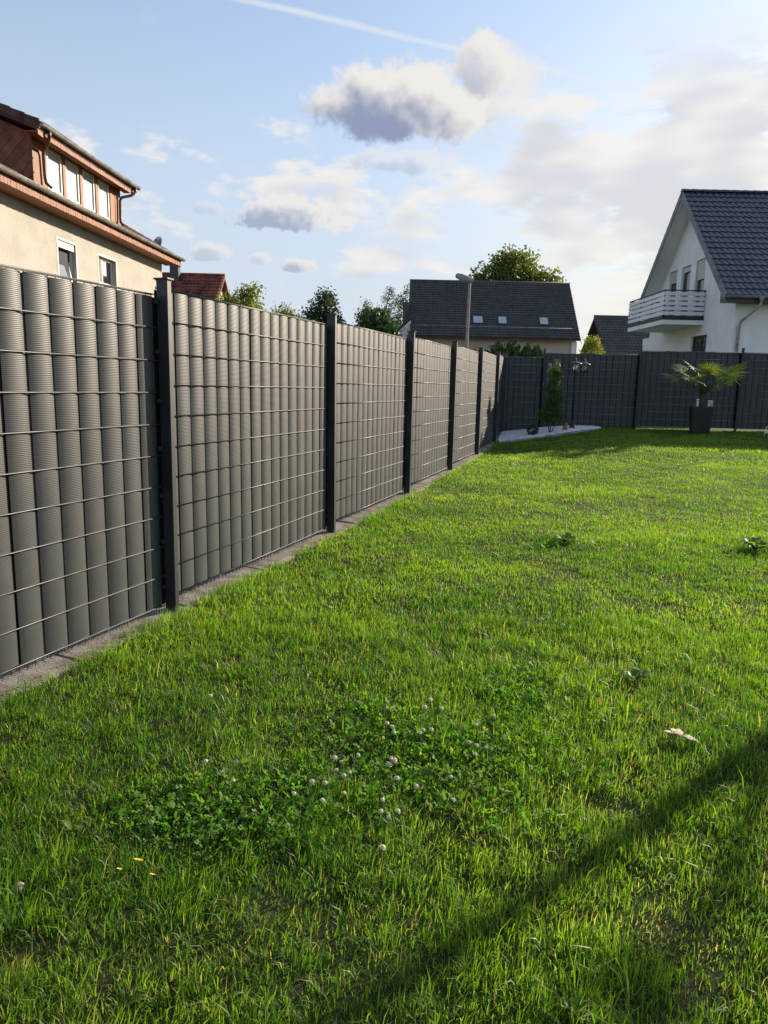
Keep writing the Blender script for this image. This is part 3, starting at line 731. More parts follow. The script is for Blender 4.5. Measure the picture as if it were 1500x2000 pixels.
# ------------------------------------------------------------------ white house on the right
def white_house():
    Xv, Xw = 10.88, 11.48; Yn, Ya, Yf = 24.0, 28.45, 32.9; Ze, Zr = 4.62, 8.86
    H = thing('white_house', 'white gabled house with dark tiled roof and slatted balcony on the right', 'house', (Xw, 24.56, 0.3))
    O = Vector((Xw, 24.56, 0.3)); L = lambda x, y, z: Vector((x, y, z)) - O
    XE = 15.0
    K = 1.2; H.scale = (K, K, K); H.location = (O.x * K, O.y * K, 1.45 + (O.z - 1.45) * K)
    slope = (Zr - Ze) / (Ya - Yn); top = lambda y: Zr - 0.17 - abs(y - Ya) * slope
    F = (L(Xw, 0, 0), Vector((0, 1, 0)), Vector((0, 0, 1)), Vector((-1, 0, 0)))
    wins = [(29.80, 30.60, 4.3, 6.30), (28.50, 29.34, 4.3, 6.30), (27.22, 28.02, 4.3, 6.34)]
    holes = [rect(a, c, b, d) for a, b, c, d in wins] + [rect(26.55, 1.4, 27.90, 3.57)]
    wall('gable_wall', 'whitewall', H, *F, [(24.56, 0.1), (32.35, 0.1), (32.35, top(32.35)), (Ya, top(Ya)), (24.56, top(24.56))], holes, 0.16)
    m = MB()
    m.add([L(Xw, 24.56, .1), L(XE, 24.56, .1), L(XE, 24.56, top(24.56)), L(Xw, 24.56, top(24.56))], [(0, 1, 2, 3)])
    m.add([L(Xw, 32.35, .1), L(XE, 32.35, .1), L(XE, 32.35, top(24.56)), L(Xw, 32.35, top(24.56))], [(3, 2, 1, 0)])
    m.add([L(XE, 24.56, .1), L(XE, 32.35, .1), L(XE, 32.35, top(32.35)), L(XE, Ya, top(Ya)), L(XE, 24.56, top(24.56))], [(0, 1, 2, 3, 4)])
    m.build('side_wall', 'whitewall', H)
    m = MB(); a = L(Xw + 0.1, 32.35, 0.1); b = L(Xw + 5, 33.45, 3.85); m.box(a, b); m.build('annex_wall', 'whitewall', H)
    # windows with roller shutters
    for i, (a, b, c, d) in enumerate(wins):
        window(H, F, a, c, b, d, 'pane', 'lampgrey', 0.06, 0.08, shutter=(0.42, 0.20, 0.70)[i], sill=False)
    window(H, F, 26.55, 1.4, 27.90, 3.57, 'pane', 'darkmetal', 0.07, 0.08, mull=(27.2,), sill=False)
    # roof deck: two slabs with white soffit below
    u = Vector((1, 0, 0)); vN = Vector((0, Ya - Yn, Zr - Ze)).normalized(); nN = Vector((0, -(Zr - Ze), Ya - Yn)).normalized()
    vF = Vector((0, -(Yf - Ya), Zr - Ze)).normalized(); nF = Vector((0, (Zr - Ze), Yf - Ya)).normalized()
    slopeL = math.hypot(Ya - Yn, Zr - Ze)
    m = MB()
    for v, n, y0 in ((vN, nN, Yn), (vF, nF, Yf)):
        p = L(Xv + 0.05, y0, Ze) - n * 0.05; lp = [p, p + v * slopeL, p + v * (slopeL - 0.06) - n * 0.10, p - n * 0.10]
        m.prism(lp, (XE - 0.05 - Xv, 0, 0))
    rf = m.build('roof', 'whitepaint', H); 
    m = MB()
    for v, n, y0 in ((vN, nN, Yn), (vF, nF, Yf)):     # barge boards along the verge
        p = L(Xv + 0.005, y0, Ze) - n * 0.02; m.prism([p, p + v * slopeL, p + v * (slopeL - 0.13) - n * 0.19, p - n * 0.19], (0.04, 0, 0))
    m.build('barge_board', 'whitepaint', rf)
    # tiles: one object each in view, the rest joined
    pitch, rows = 0.218, 19; course = slopeL / rows
    def tile_into(m, o, v, n):
        sg = 6; prof = [0.030 * (0.5 - 0.5 * math.cos(2 * math.pi * min(1, (i / sg) * 1.15))) for i in range(sg + 1)]
        lo = [o + u * (pitch * i / sg) + v * -0.035 + n * (p + 0.045) for i, p in enumerate(prof)]
        hi = [o + u * (pitch * i / sg) + v * (course + 0.01) + n * (p + 0.012) for i, p in enumerate(prof)]
        bt = [q - n * 0.03 for q in lo]; k = sg + 1
        m.add(lo + hi, [(i, i + 1, k + i + 1, k + i) for i in range(sg)], True); m.add(bt + lo, [(i, i + 1, k + i + 1, k + i) for i in range(sg)])
    one = MB(); tile_into(one, Vector((0, 0, 0)), vN, nN); onem = one.mesh('tile', 'tile_blue')
    rest = MB(); nC = int((XE - Xv) / pitch); cand = []
    for r in range(rows):
        for c in range(nC):
            p = L(Xv + 0.03 + c * pitch, Yn, Ze) + vN * (r * course)
            w = p + O; px = w.x / w.y; cand.append((px, r, c, p))
    cand.sort(key=lambda t: t[0]); rr = random.Random(4)
    for i, (px, r, c, p) in enumerate(cand):
        if i < 300:
            o = bpy.data.objects.new('tile', onem); link(o, rf); o.location = p + nN * rr.uniform(-.003, .003); o.rotation_euler = (rr.uniform(-.008, .008), rr.uniform(-.006, .006), rr.uniform(-.006, .006))
        else: tile_into(rest, p, vN, nN)
    for r in range(rows):
        for c in range(0, nC): tile_into(rest, L(Xv + 0.03 + c * pitch, Yf, Ze) + vF * (r * course), vF, nF)
    o = rest.build('roof_tiles', 'tile_blue', rf); o['kind'] = 'stuff'
    # verge tiles: stepped flaps down both verges
    for v, n, y0 in ((vN, nN, Yn), (vF, nF, Yf)):
        q = [n * 0.075 - v * 0.03, n * 0.045 + v * (course + 0.01), -n * 0.19 + v * (course - 0.0), -n * 0.165 - v * 0.03]
        m = MB(); m.prism(q, (0.035, 0, 0)); vm = m.mesh('verge_tile', 'tile_verge_skylit')
        for r in range(rows):
            o = bpy.data.objects.new('verge_tile', vm); link(o, rf); o.location = L(Xv - 0.032, y0, Ze) + v * (r * course)
    # ridge tiles
    m = MB(); sgn = 7; vs = []
    for x, rr_ in ((0, 0.125), (0.40, 0.108)):
        for i in range(sgn + 1):
            a = math.pi * i / sgn; vs.append((x, math.cos(a) * rr_, math.sin(a) * rr_ * 0.8))
    m.add(vs, [(i, i + 1, sgn + 2 + i, sgn + 1 + i)[::-1] for i in range(sgn)], True); m.add(vs[:sgn + 1], [tuple(range(sgn + 1))]); rm = m.mesh('ridge_tile', 'tile_blue')
    for k in range(12):
        o = bpy.data.objects.new('ridge_tile', rm); link(o, rf); o.location = L(Xv - 0.03 + k * 0.38, Ya, Zr + 0.02)
    # eaves box, gutter, downpipe
    m = MB(); m.prism([L(Xv + 0.06, Yn + 0.10, Ze - 0.20), L(Xv + 0.06, 24.555, Ze - 0.20), L(Xv + 0.06, 24.555, Ze + 0.22), L(Xv + 0.06, Yn + 0.10, Ze - 0.15)], (XE - Xv - 0.1, 0, 0)); m.box(L(Xv + 0.05, Yn + 0.05, Ze - 0.22), L(XE, Yn + 0.098, Ze - 0.02)); m.build('eaves_board', 'darkmetal', H)
    m = MB(); gutter(m, L(Xv + 0.02, Yn - 0.06, Ze - 0.02), L(XE, Yn - 0.06, Ze - 0.02), 0.07); m.build('gutter', 'zinc', H)
    m = MB(); px = 12.0
    m.lathe([(0.05, -0.16), (0.055, -0.10), (0.09, -0.02), (0.09, 0.0)], L(px, Yn - 0.06, Ze - 0.06), 8)
    m.tube([L(px, Yn - 0.06, Ze - 0.20), L(px - 0.02, Yn - 0.02, Ze - 0.32), L(px - 0.36, Yn + 0.42, Ze - 0.78), L(px - 0.38, Yn + 0.48, Ze - 0.92), L(px - 0.38, Yn + 0.48, 0.2)], 0.05, 8)
    dp = m.build('downpipe', 'zinc', H)
    m = MB()
    for z in (1.4, 2.55, 3.6): m.lathe([(0.058, 0), (0.058, 0.03)], L(px - 0.38, Yn + 0.48, z), 10)
    m.build('bracket', 'zinc', dp)
    # ---- balcony
    B0, B1, bx = 26.95, 30.75, Xw - 1.5
    m = MB(); m.box(L(bx, B0, 3.93), L(Xw - 0.002, B1, 4.09)); bal = m.build('balcony', 'whitewall', H)
    m = MB(); m.box(L(bx - 0.012, B0 - 0.012, 4.092), L(Xw - 0.002, B1 + 0.01, 4.15)); m.box(L(bx + 0.01, B0 + 0.01, 4.15), L(Xw - .002, B0 + 0.04, 4.24)); m.box(L(bx + 0.01, B0 + 0.04, 4.15), L(bx + 0.04, B1, 4.24)); m.build('drip_edge', 'darkmetal', bal)
    rl = MB(); T = 5.11
    for x, y in ((bx + 0.03, B0 + 0.03), (Xw - 0.05, B0 + 0.03), (bx + 0.03, B0 + 1.28), (bx + 0.03, B0 + 2.54), (bx + 0.03, B1 - 0.04), (Xw - .05, B1 - 0.04)): rl.box(L(x - .02, y - .02, 4.15), L(x + .02, y + .02, T))
    rl.box(L(bx - 0.005, B0 - 0.005, T + .001), L(Xw - 0.004, B0 + 0.05, T + 0.04)); rl.box(L(bx - 0.005, B0 + 0.051, T + .001), L(bx + 0.05, B1, T + 0.04)); rl.box(L(bx + 0.051, B1 - 0.05, T + .001), L(Xw - .004, B1, T + 0.04))
    rail = rl.build('railing', 'darkmetal', bal)
    r = random.Random(9)
    for k in range(5):
        z = 4.26 + k * 0.172
        m = MB(); m.box(L(bx + 0.0, B0 - 0.018, z), L(Xw - 0.03, B0 + 0.004, z + 0.122)); m.build('slat', 'whitepaint', rail)
        m = MB(); m.box(L(bx - 0.018, B0 - 0.016, z + r.uniform(-.004, .004)), L(bx + 0.004, B1 - 0.0, z + 0.122)); m.build('slat', 'whitepaint', rail)
        m = MB(); m.box(L(bx + 0.01, B1 - 0.016, z), L(Xw - 0.03, B1 + 0.004, z + 0.135)); m.build('slat', 'whitepaint', rail)
white_house()

# ------------------------------------------------------------------ house with the broad grey roof in the middle
def grey_roof_house():
    g = 0.4; H = thing('grey_roof_house', 'long house with a broad grey tiled roof and three skylights', 'house', (9, 61.6, g)); O = Vector((9, 61.6, g)); L = lambda x, y, z: Vector((x, y, z)) - O
    x0, x1 = 1.85, 16.0; Ye, Yr = 61.0, 66.0; Ze, Zr = 5.72, 10.78
    m = MB(); m.box(L(2.3, 61.7, 0.3), L(15.8, 70.3, Ze - 0.05)); m.build('wall', 'greyplaster', H)
    m = MB()
    for x in (2.31, 15.79): m.prism([L(x, 61.71, Ze - .05), L(x, 70.29, Ze - .05), L(x, Yr, Zr - 0.5)], (0.001 if x > 5 else -0.001, 0, 0))
    m.build('gable_wall', 'whitewall', H)
    v = Vector((0, Yr - Ye, Zr - Ze)); SL = v.length; v.normalize(); n = Vector((0, -v.z, v.y))
    m = MB(); wave_roof(m, L(x0, Ye, Ze), (1, 0, 0), v, n, x1 - x0, SL, 0.215, 0.32, 0.065, 0.05)
    m.prism([L(x0, Ye, Ze - .02), L(x0, Yr, Zr - .02), L(x0, 2 * Yr - Ye, Ze - .02), L(x0, 2 * Yr - Ye - .1, Ze - .16), L(x0, Yr, Zr - .2), L(x0, Ye + .05, Ze - .16)], (x1 - x0, 0, 0))
    rf = m.build('roof', 'tile_slate', H)
    m = MB(); m.tube([L(x0, Yr, Zr + 0.02), L(x1, Yr, Zr + 0.02)], 0.11, 8); m.build('ridge', 'tile_slate', rf)
    for (a, b, t0, t1) in ((7.18, 7.94, 0.0, 0), (9.30, 9.95, 0, 0), (12.79, 13.45, 0, 0)):
        za, zb = 6.86, 7.44; f0 = (za - Ze) / (Zr - Ze); f1 = (zb - Ze) / (Zr - Ze)
        pa = L(0, Ye, Ze) + (L(0, Yr, Zr) - L(0, Ye, Ze)) * f0; pb = L(0, Ye, Ze) + (L(0, Yr, Zr) - L(0, Ye, Ze)) * f1
        def quad(mm, a, b, e, h0, h1):
            q = [Vector((a, 0, 0)) + pa - v * e, Vector((b, 0, 0)) + pa - v * e, Vector((b, 0, 0)) + pb + v * e, Vector((a, 0, 0)) + pb + v * e]
            q = [Vector((p.x if abs(p.x) < 1e9 else 0, p.y, p.z)) + n * h0 for p in q]; mm.prism(q, n * (h1 - h0))
        pa.x = pb.x = -O.x
        m = MB(); quad(m, a - 0.07, b + 0.07, 0.07, 0.0, 0.12); sk = m.build('skylight', 'darkmetal', rf)
        m = MB(); quad(m, a, b, 0.0, 0.121, 0.135); m.build('pane', 'skypane', sk)
    m = MB(); p = L(0, 62.0, 6.55); p.x = 0
    m.tube([L(x0 + .1, 61.75, 6.62), L(x1 - 0.3, 61.75, 6.60)], 0.022, 5); 
    m.build('snow_guard', 'zinc', rf)
    # white gable wing on the left
    m = MB(); m.prism([L(-1.6, 62.0, 3.9), L(1.9, 62.0, 3.9), L(1.9, 62.0, 7.05)], (0, 6, 0)); m.build('wing_wall', 'whitewall', H)
    m = MB(); m.prism([L(-1.75, 61.8, 3.88), L(-1.75, 61.8, 4.02), L(1.84, 61.8, 7.30), L(1.84, 61.8, 7.10)], (0, 6.3, 0)); m.build('wing_roof', 'tile_slate', H)
    m = MB(); m.box(L(1.25, 63, 6.6), L(1.8, 63.8, 8.6)); m.build('chimney', 'tile_slate', H)
    m = MB(); m.box(L(15.4, 61.55, .3), L(15.83, 61.698, 5.5)); m.build('pillar', 'whitewall', H)
    for x in (4.2, 7.5, 11.0):
        m = MB(); m.box(L(x, 61.66, 3.3), L(x + 1.1, 61.699, 4.6)); w = m.build('window', 'pane', H)
        m = MB(); m.box(L(x - 0.05, 61.64, 3.25), L(x, 61.66, 4.65)); m.box(L(x + 1.1, 61.64, 3.25), L(x + 1.15, 61.66, 4.65)); m.box(L(x, 61.64, 4.6), L(x + 1.1, 61.66, 4.65)); m.box(L(x, 61.62, 3.2), L(x + 1.1, 61.66, 3.25)); m.build('frame', 'pvc', w)
grey_roof_house()
def red_roof_house():
    g = 0.4; O = Vector((-13, 43, g)); H = thing('red_roof_house', 'distant house with red tiled roof and grey chimney behind the cream house', 'house', O); L = lambda x, y, z: Vector((x, y, z)) - O
    x0, x1 = -20.0, -9.9; Ye, Yr = 40.5, 45.0; Ze, Zr = 4.3, 7.85
    m = MB(); m.box(L(x0 + .4, 41, .3), L(x1 - .3, 49, Ze)); m.prism([L(x1 - .305, 41, Ze), L(x1 - .305, 49, Ze), L(x1 - .305, Yr, Zr - .3)], (0.004, 0, 0)); m.build('wall', 'greyplaster', H)
    v = Vector((0, Yr - Ye, Zr - Ze)); SL = v.length; v.normalize(); n = Vector((0, -v.z, v.y))
    m = MB(); wave_roof(m, L(x0, Ye, Ze), (1, 0, 0), v, n, x1 - x0, SL, 0.23, 0.34, 0.05, 0.045)
    m.prism([L(x0, Ye, Ze - .02), L(x0, Yr, Zr - .02), L(x0, 2 * Yr - Ye, Ze - .02), L(x0, 2 * Yr - Ye - .1, Ze - .16), L(x0, Yr, Zr - .2), L(x0, Ye + .05, Ze - .16)], (x1 - x0, 0, 0))
    rf = m.build('roof', 'tile_red', H)
    m = MB(); m.tube([L(x0, Yr, Zr + 0.03), L(x1, Yr, Zr + 0.03)], 0.11, 8); m.build('ridge', 'tile_red', rf)
    m = MB(); m.box(L(-13.02, 44.3, 7.0), L(-12.52, 44.8, 8.30)); m.box(L(-13.05, 44.27, 8.301), L(-12.49, 44.83, 8.38)); m.build('chimney', 'darkmetal', rf)
red_roof_house()
def brick_house():
    g = 0.4; O = Vector((15, 50, g)); H = thing('brick_house', 'small orange brick house with dark roof between grey and white houses', 'house', O); L = lambda x, y, z: Vector((x, y, z)) - O
    xa, xb = 14.75, 21.0; Yn, Ya, Yf = 47.6, 52.0, 56.4; Zr, Ze = 6.62, 3.3
    F = (L(xa + .3, 0, 0), Vector((0, 1, 0)), Vector((0, 0, 1)), Vector((-1, 0, 0)))
    wall('gable_wall', 'brick', H, *F, [(48.2, .3), (55.8, .3), (55.8, 3.5), (52, 6.35), (48.2, 3.5)], [rect(49.3, 3.3, 50.1, 4.3)])
    window(H, F, 49.3, 3.3, 50.1, 4.3, 'pane', 'darkmetal', 0.08, 0.05)
    m = MB(); m.box(L(xa + .301, 48.2, .3), L(xb - .3, 55.8, 3.5)); m.build('wall', 'brick', H)
    v = Vector((0, Ya - Yn, Zr - Ze)); SL = v.length; v.normalize(); n = Vector((0, -v.z, v.y))
    m = MB(); wave_roof(m, L(xa - .3, Yn, Ze), (1, 0, 0), v, n, xb - xa + .3, SL, 0.23, 0.34, 0.05, 0.045)
    m.prism([L(xa - .3, Yn, Ze - .02), L(xa - .3, Ya, Zr - .02), L(xa - .3, Yf, Ze - .02), L(xa - .3, Yf, Ze - .2), L(xa - .3, Ya, Zr - .24), L(xa - .3, Yn, Ze - .2)], (xb - xa + .3, 0, 0))
    rf = m.build('roof', 'tile_slate', H)
    m = MB(); m.tube([L(xa - .3, Ya, Zr + 0.03), L(xb, Ya, Zr + 0.03)], 0.11, 8); m.build('ridge', 'tile_slate', rf)
brick_house()
def street_lamp():
    T = thing('street_lamp', 'tall pale street lamp standing before the grey roof', 'street lamp', (3.54, 33.0, 0.4))
    m = MB(); m.tube([(0, 0, -0.4), (0.0, 0, 2.5), (0.03, 0, 5.55), (0.045, 0, 5.72)], [0.085, 0.075, 0.06, 0.05], 10); m.build('pole', 'polewood', T)
    # long housing leaning up to the left
    m = MB(); N = 12; rings = []
    secs = [(-0.62, 0.03, 0.02), (-0.58, 0.12, 0.06), (-0.40, 0.16, 0.085), (-0.10, 0.15, 0.085), (0.05, 0.10, 0.07), (0.14, 0.06, 0.05)]
    vs = []
    for x, w, h in secs:
        for j in range(N):
            a = 2 * math.pi * j / N; vs.append((x, math.cos(a) * w, math.sin(a) * h * (1.2 if math.sin(a) > 0 else 0.7)))
    fs = [(i * N + j, i * N + (j + 1) % N, (i + 1) * N + (j + 1) % N, (i + 1) * N + j) for i in range(len(secs) - 1) for j in range(N)] + [tuple(range(N)), tuple((len(secs) - 1) * N + j for j in range(N))[::-1]]
    m.add(vs, fs, True); h = m.build('lamp_head', 'lampgrey', T); h.location = (0.04, 0, 5.78); h.rotation_euler = (rad(40), rad(17), 0); h.scale = (1.1, 1.35, 1.35)
    m = MB(); vs = [(-0.50 + 0.36 * t, math.cos(a) * 0.0, 0) for t, a in ((0, 0),)]
    m.lathe([(0.10, -0.05), (0.13, -0.062), (0.10, -0.085), (0.03, -0.10)], (0, 0, 0), 12); c = m.build('lamp_cover', 'clear', h); c.location = (-0.30, 0, 0.01); c.scale = (1.7, 1.0, 1.0)
street_lamp()

# ------------------------------------------------------------------ trees and shrubs
def leaves(name, parent, mat, clusters, n, size, seed, aspect=0.55, clump=24, spread=2.4, droop=0.0, upright=0.0, shell=0.5, yel=0.04, flat=0.0):
    """many small leaf faces in clumps spread through ellipsoids: clusters = (x,y,z,rx,ry,rz)"""
    r = np.random.RandomState(seed); C = np.array(clusters, float)
    w = C[:, 3] * C[:, 4] * C[:, 5]; w = w ** 0.75; w /= w.sum()
    nc = max(4, n // clump); k = r.choice(len(C), nc, p=w); d = r.normal(size=(nc, 3)); d /= np.linalg.norm(d, axis=1)[:, None]
    rad_ = (shell + (1 - shell) * r.rand(nc)) ** 0.8 * (0.85 + 0.3 * r.rand(nc))
    cen = C[k, :3] + d * rad_[:, None] * C[k, 3:6]; ct = r.rand(nc)
    j = np.repeat(np.arange(nc), clump); N = len(j)
    sz = size * r.uniform(0.6, 1.3, N)
    pos = cen[j] + np.clip(r.normal(size=(N, 3)), -1.6, 1.6) * size * spread * 0.5 * np.array([1, 1, 1 - flat])
    pos[:, 2] -= droop * np.abs(r.normal(size=N))
    a = r.normal(size=(N, 3)); a[:, 2] = a[:, 2] * (1 - flat) + upright * 2.0 - (1.2 if droop else 0); a += (d[j] * 0.6); a /= np.linalg.norm(a, axis=1)[:, None]
    b = np.cross(a, r.normal(size=(N, 3))); b /= np.linalg.norm(b, axis=1)[:, None] + 1e-9
    P = np.stack([pos - a * sz[:, None] * .5, pos + b * (sz * aspect * .5)[:, None], pos + a * sz[:, None] * .5, pos - b * (sz * aspect * .5)[:, None]], 1).reshape(-1, 3)
    t = np.zeros((N, 3)); t[:, 0] = np.clip(ct[j] * 0.7 + r.rand(N) * 0.4, 0, 1); t[:, 1] = (r.rand(N) < yel) * r.rand(N) * 0.7
    return bulk(name, P, np.arange(N * 4), np.full(N, 4), mat, np.repeat(t, 4, axis=0), parent)
def limbs(parent, base, tips, r0, seed, seg=8, mat='bark', wob=0.06):
    m = MB(); r = random.Random(seed)
    for (tip, frm, ra, rb) in tips:
        f, t = Vector(frm), Vector(tip); L = (t - f).length; pts = []
        for i in range(5):
            s = i / 4; p = f.lerp(t, s) + Vector((r.uniform(-1, 1), r.uniform(-1, 1), 0)) * L * wob * math.sin(math.pi * s); pts.append(p)
        m.tube(pts, [ra + (rb - ra) * i / 4 for i in range(5)], seg)
    return m.build('trunk', mat, parent)
def tree(name, label, loc, h, crown, leaf, nleaf, size, seed, trunk_r=0.16, group=None, cat='tree', trunk_h=None, **kw):
    T = thing(name, label, cat, loc, group=group); th = trunk_h or h * 0.8
    tips = [((0, 0, th), (0, 0, -0.3), trunk_r, trunk_r * 0.3)]
    r = random.Random(seed)
    for c in crown:
        z = min(th * 0.9, max(0.15 * h, c[2] - c[5] * 0.9)); tips.append(((c[0] * 1.0, c[1], c[2]), (0, 0, z * 0.85), trunk_r * 0.45, trunk_r * 0.1))
        for q in range(3): tips.append(((c[0] + r.uniform(-.8, .8) * c[3], c[1] + r.uniform(-.8, .8) * c[4], c[2] + r.uniform(-.2, .8) * c[5]), (c[0] * .6, c[1] * .6, c[2] - c[5] * .5), trunk_r * 0.22, trunk_r * 0.05))
    limbs(T, (0, 0, 0), tips, trunk_r, seed, 6)
    leaves('crown', T, leaf, crown, nleaf, size, seed, **kw); return T
G4 = 0.42
tree('broad_tree', 'large rounded leafy tree rising behind the grey roof ridge', (14.3, 85, G4), 16.5,
     [(0, 0, 14.0, 3.0, 3.0, 2.6), (-2.4, 0, 13.0, 2.4, 2.4, 2.0), (2.6, 0, 12.9, 2.5, 2.4, 1.9), (-0.6, 0.5, 15.0, 1.9, 1.9, 1.6), (4.0, 0, 12.6, 1.3, 1.3, 1.3), (-3.7, 0, 12.4, 1.1, 1.3, 1.3), (0, 0, 11.5, 3.6, 3, 1.8)], 'leaf_mid', 10000, 0.42, 11, 0.35, shell=0.35)
tree('dark_tree', 'dark round broadleaf tree standing alone above the fence', (-5.2, 60, G4), 8.6,
     [(0, 0, 7.2, 1.15, 1.1, 1.2), (-0.7, 0, 6.2, 0.9, 1, 0.9), (0.75, 0, 6.1, 0.85, 1, 0.9), (0.1, 0, 5.0, 1.3, 1.3, 1.2), (0.1, 0, 8.0, 0.6, .6, .5)], 'leaf_dark', 5200, 0.24, 12, 0.16, shell=0.4)
tree('birch_tree', 'wispy pale birch left of the dark round hedge', (-1.75, 60, G4), 8.6,
     [(0, 0, 7.7, 0.35, .4, .75), (-0.25, 0, 6.8, 0.6, .6, .8), (0.2, 0, 6.0, 0.75, .7, .9), (-0.7, 0, 5.6, 0.5, .6, .8), (0, 0, 4.6, 1.1, 1, 1.2), (-1.1, 0, 4.9, 0.3, .4, .6)], 'leaf_birch', 3000, 0.20, 13, 0.1, droop=0.28, shell=0.25, spread=2.2)
tree('birch_tree', 'tall weeping birch touching the left edge of the grey roof', (1.75, 72, G4), 11.5,
     [(0, 0, 10.4, 0.45, .4, .9), (-0.3, 0, 9.2, 0.6, .6, .9), (0.3, 0, 8.0, 0.9, .8, 1.1), (-0.7, 0, 7.6, 0.4, .6, .8), (1.2, 0, 10.2, 0.8, .6, .8), (0.2, 0, 6.4, 1.1, .9, 1.2), (4.2, 0.5, 11.0, .8, .6, .45)], 'leaf_birch', 2800, 0.22, 14, 0.13, droop=0.35, shell=0.25)
def spruce():
    T = thing('spruce_tree', 'slim open spruce with stepped branches above the hedge', 'tree', (0.12, 58, G4)); h = 8.9
    tips = [((0, 0, h), (0, 0, -.3), 0.14, 0.012)]; cl = []; r = random.Random(6)
    for i in range(17):
        z = 2.6 + i * 0.37; L = (h - z) * 0.30 + 0.12; L *= r.uniform(0.6, 1.25)
        for k in range(5):
            a = r.uniform(0, 6.28); e = (math.cos(a) * L, math.sin(a) * L, z + L * 0.28); tips.append((e, (0, 0, z), 0.03, 0.008))
            for s in (0.45, 0.75, 1.0): cl.append((e[0] * s, e[1] * s, z + (e[2] - z) * s - 0.06, 0.16, 0.16, 0.10))
    cl += [(0, 0, h - .2, .08, .08, .25)]
    limbs(T, (0, 0, 0), tips, .1, 5, 5); leaves('crown', T, 'leaf_dark', cl, 3600, 0.15, 16, 0.3, droop=0.06, shell=0.1, clump=12)
spruce()
tree('round_hedge', 'dense dark green domed evergreen left of the white gable', (-0.62, 45, G4), 5.8,
     [(0, 0, 4.0, 0.85, 1.0, 1.65), (-0.65, 0, 3.5, 0.75, .9, 1.3), (0.5, 0, 3.4, 0.7, .9, 1.3), (0, 0, 2.2, 1.2, 1.2, 1.6)], 'thuja', 15000, 0.26, 17, 0.15, cat='evergreen', shell=0.72, trunk_h=4.0, spread=1.6)
tree('leafy_shrub', 'bright green tall shrub in front of the red roof', (-5.1, 26, 0.35), 4.6,
     [(0, 0, 3.65, 0.6, .6, .55), (-0.7, 0, 3.45, 0.55, .5, .5), (0.55, 0, 3.3, 0.6, .5, .5), (0.1, 0, 2.6, 1.3, 1, 1.0), (0.35, 0, 4.25, 0.22, .25, .3), (-0.55, 0, 4.0, 0.28, .3, .3), (0.05, 0, 4.2, .2, .2, .25)], 'leaf_bright', 9500, 0.115, 18, 0.07, cat='shrub', upright=0.2, shell=0.35)
tree('leafy_shrub', 'low olive green shrub peeking over the fence beside the bright one', (-4.1, 30, 0.35), 4.4,
     [(0, 0, 3.65, 0.55, .5, .6), (0.45, 0, 3.4, 0.45, .5, .5), (-0.45, 0, 3.45, 0.4, .5, .45), (0, 0, 2.6, 1, .9, 1)], 'leaf_mid', 6500, 0.12, 19, 0.07, cat='shrub', shell=0.4)
tree('thuja_hedge', 'dense green thuja hedge showing above the low corner fence', (3.85, 22.6, 0.3), 2.6,
     [(x, 0, z, .38, .4, h) for x, z, h in ((-0.80, 1.60, 0.72), (-0.40, 1.70, 0.76), (0.0, 1.74, 0.80), (0.38, 1.70, 0.78), (0.70, 1.62, 0.72))] + [(0, 0, 1.0, 1.15, .45, .95)], 'thuja', 30000, 0.10, 20, 0.06, cat='hedge', upright=1.4, shell=0.7, trunk_h=2.0, spread=1.1, aspect=0.5)
tree('golden_shrub', 'small golden yellow shrub beside the thuja hedge', (2.62, 22.2, 0.3), 2.5,
     [(0, 0, 2.05, .14, .2, .3), (0.05, 0, 2.35, .07, .1, .15), (-0.15, 0, 1.95, .12, .12, .2), (0, 0, 1.5, .3, .3, .5)], 'leaf_yellow', 900, 0.06, 21, 0.025, cat='shrub')
tree('leafy_shrub', 'light green bush between the grey roof and the brick house', (11.15, 40, G4), 3.9,
     [(-0.1, 0, 3.0, 0.6, .6, .8), (0.3, 0, 2.6, 0.6, .6, .7), (-0.1, 0, 3.7, 0.3, .3, .3), (0, 0, 1.8, .9, .8, 1.0)], 'leaf_bright', 3600, 0.13, 22, 0.06, cat='shrub', shell=0.4)
# the tree in the right part of the garden, outside the frame: its trunk and loose crown shade the near lawn
tree('fruit_tree', 'loose garden tree to the right of the frame shading the near lawn', (6.60, 7.22, gzf(6.60, 7.22)), 5.6,
     [(0, 0, 4.1, 1.1, 1.1, 0.6), (0.7, -0.7, 4.3, 1.0, 1.0, .6), (-0.6, 0.7, 4.4, 0.9, .9, .6), (0, 0, 5.0, 1.0, 1.0, .6), (0.75, -0.9, 2.5, .5, .5, .45), (1.1, -1.3, 2.2, .4, .45, .35), (0.35, -0.35, 2.9, .4, .4, .4)], 'leaf_mid', 2600, 0.10, 31, 0.10, shell=0.15, clump=16)

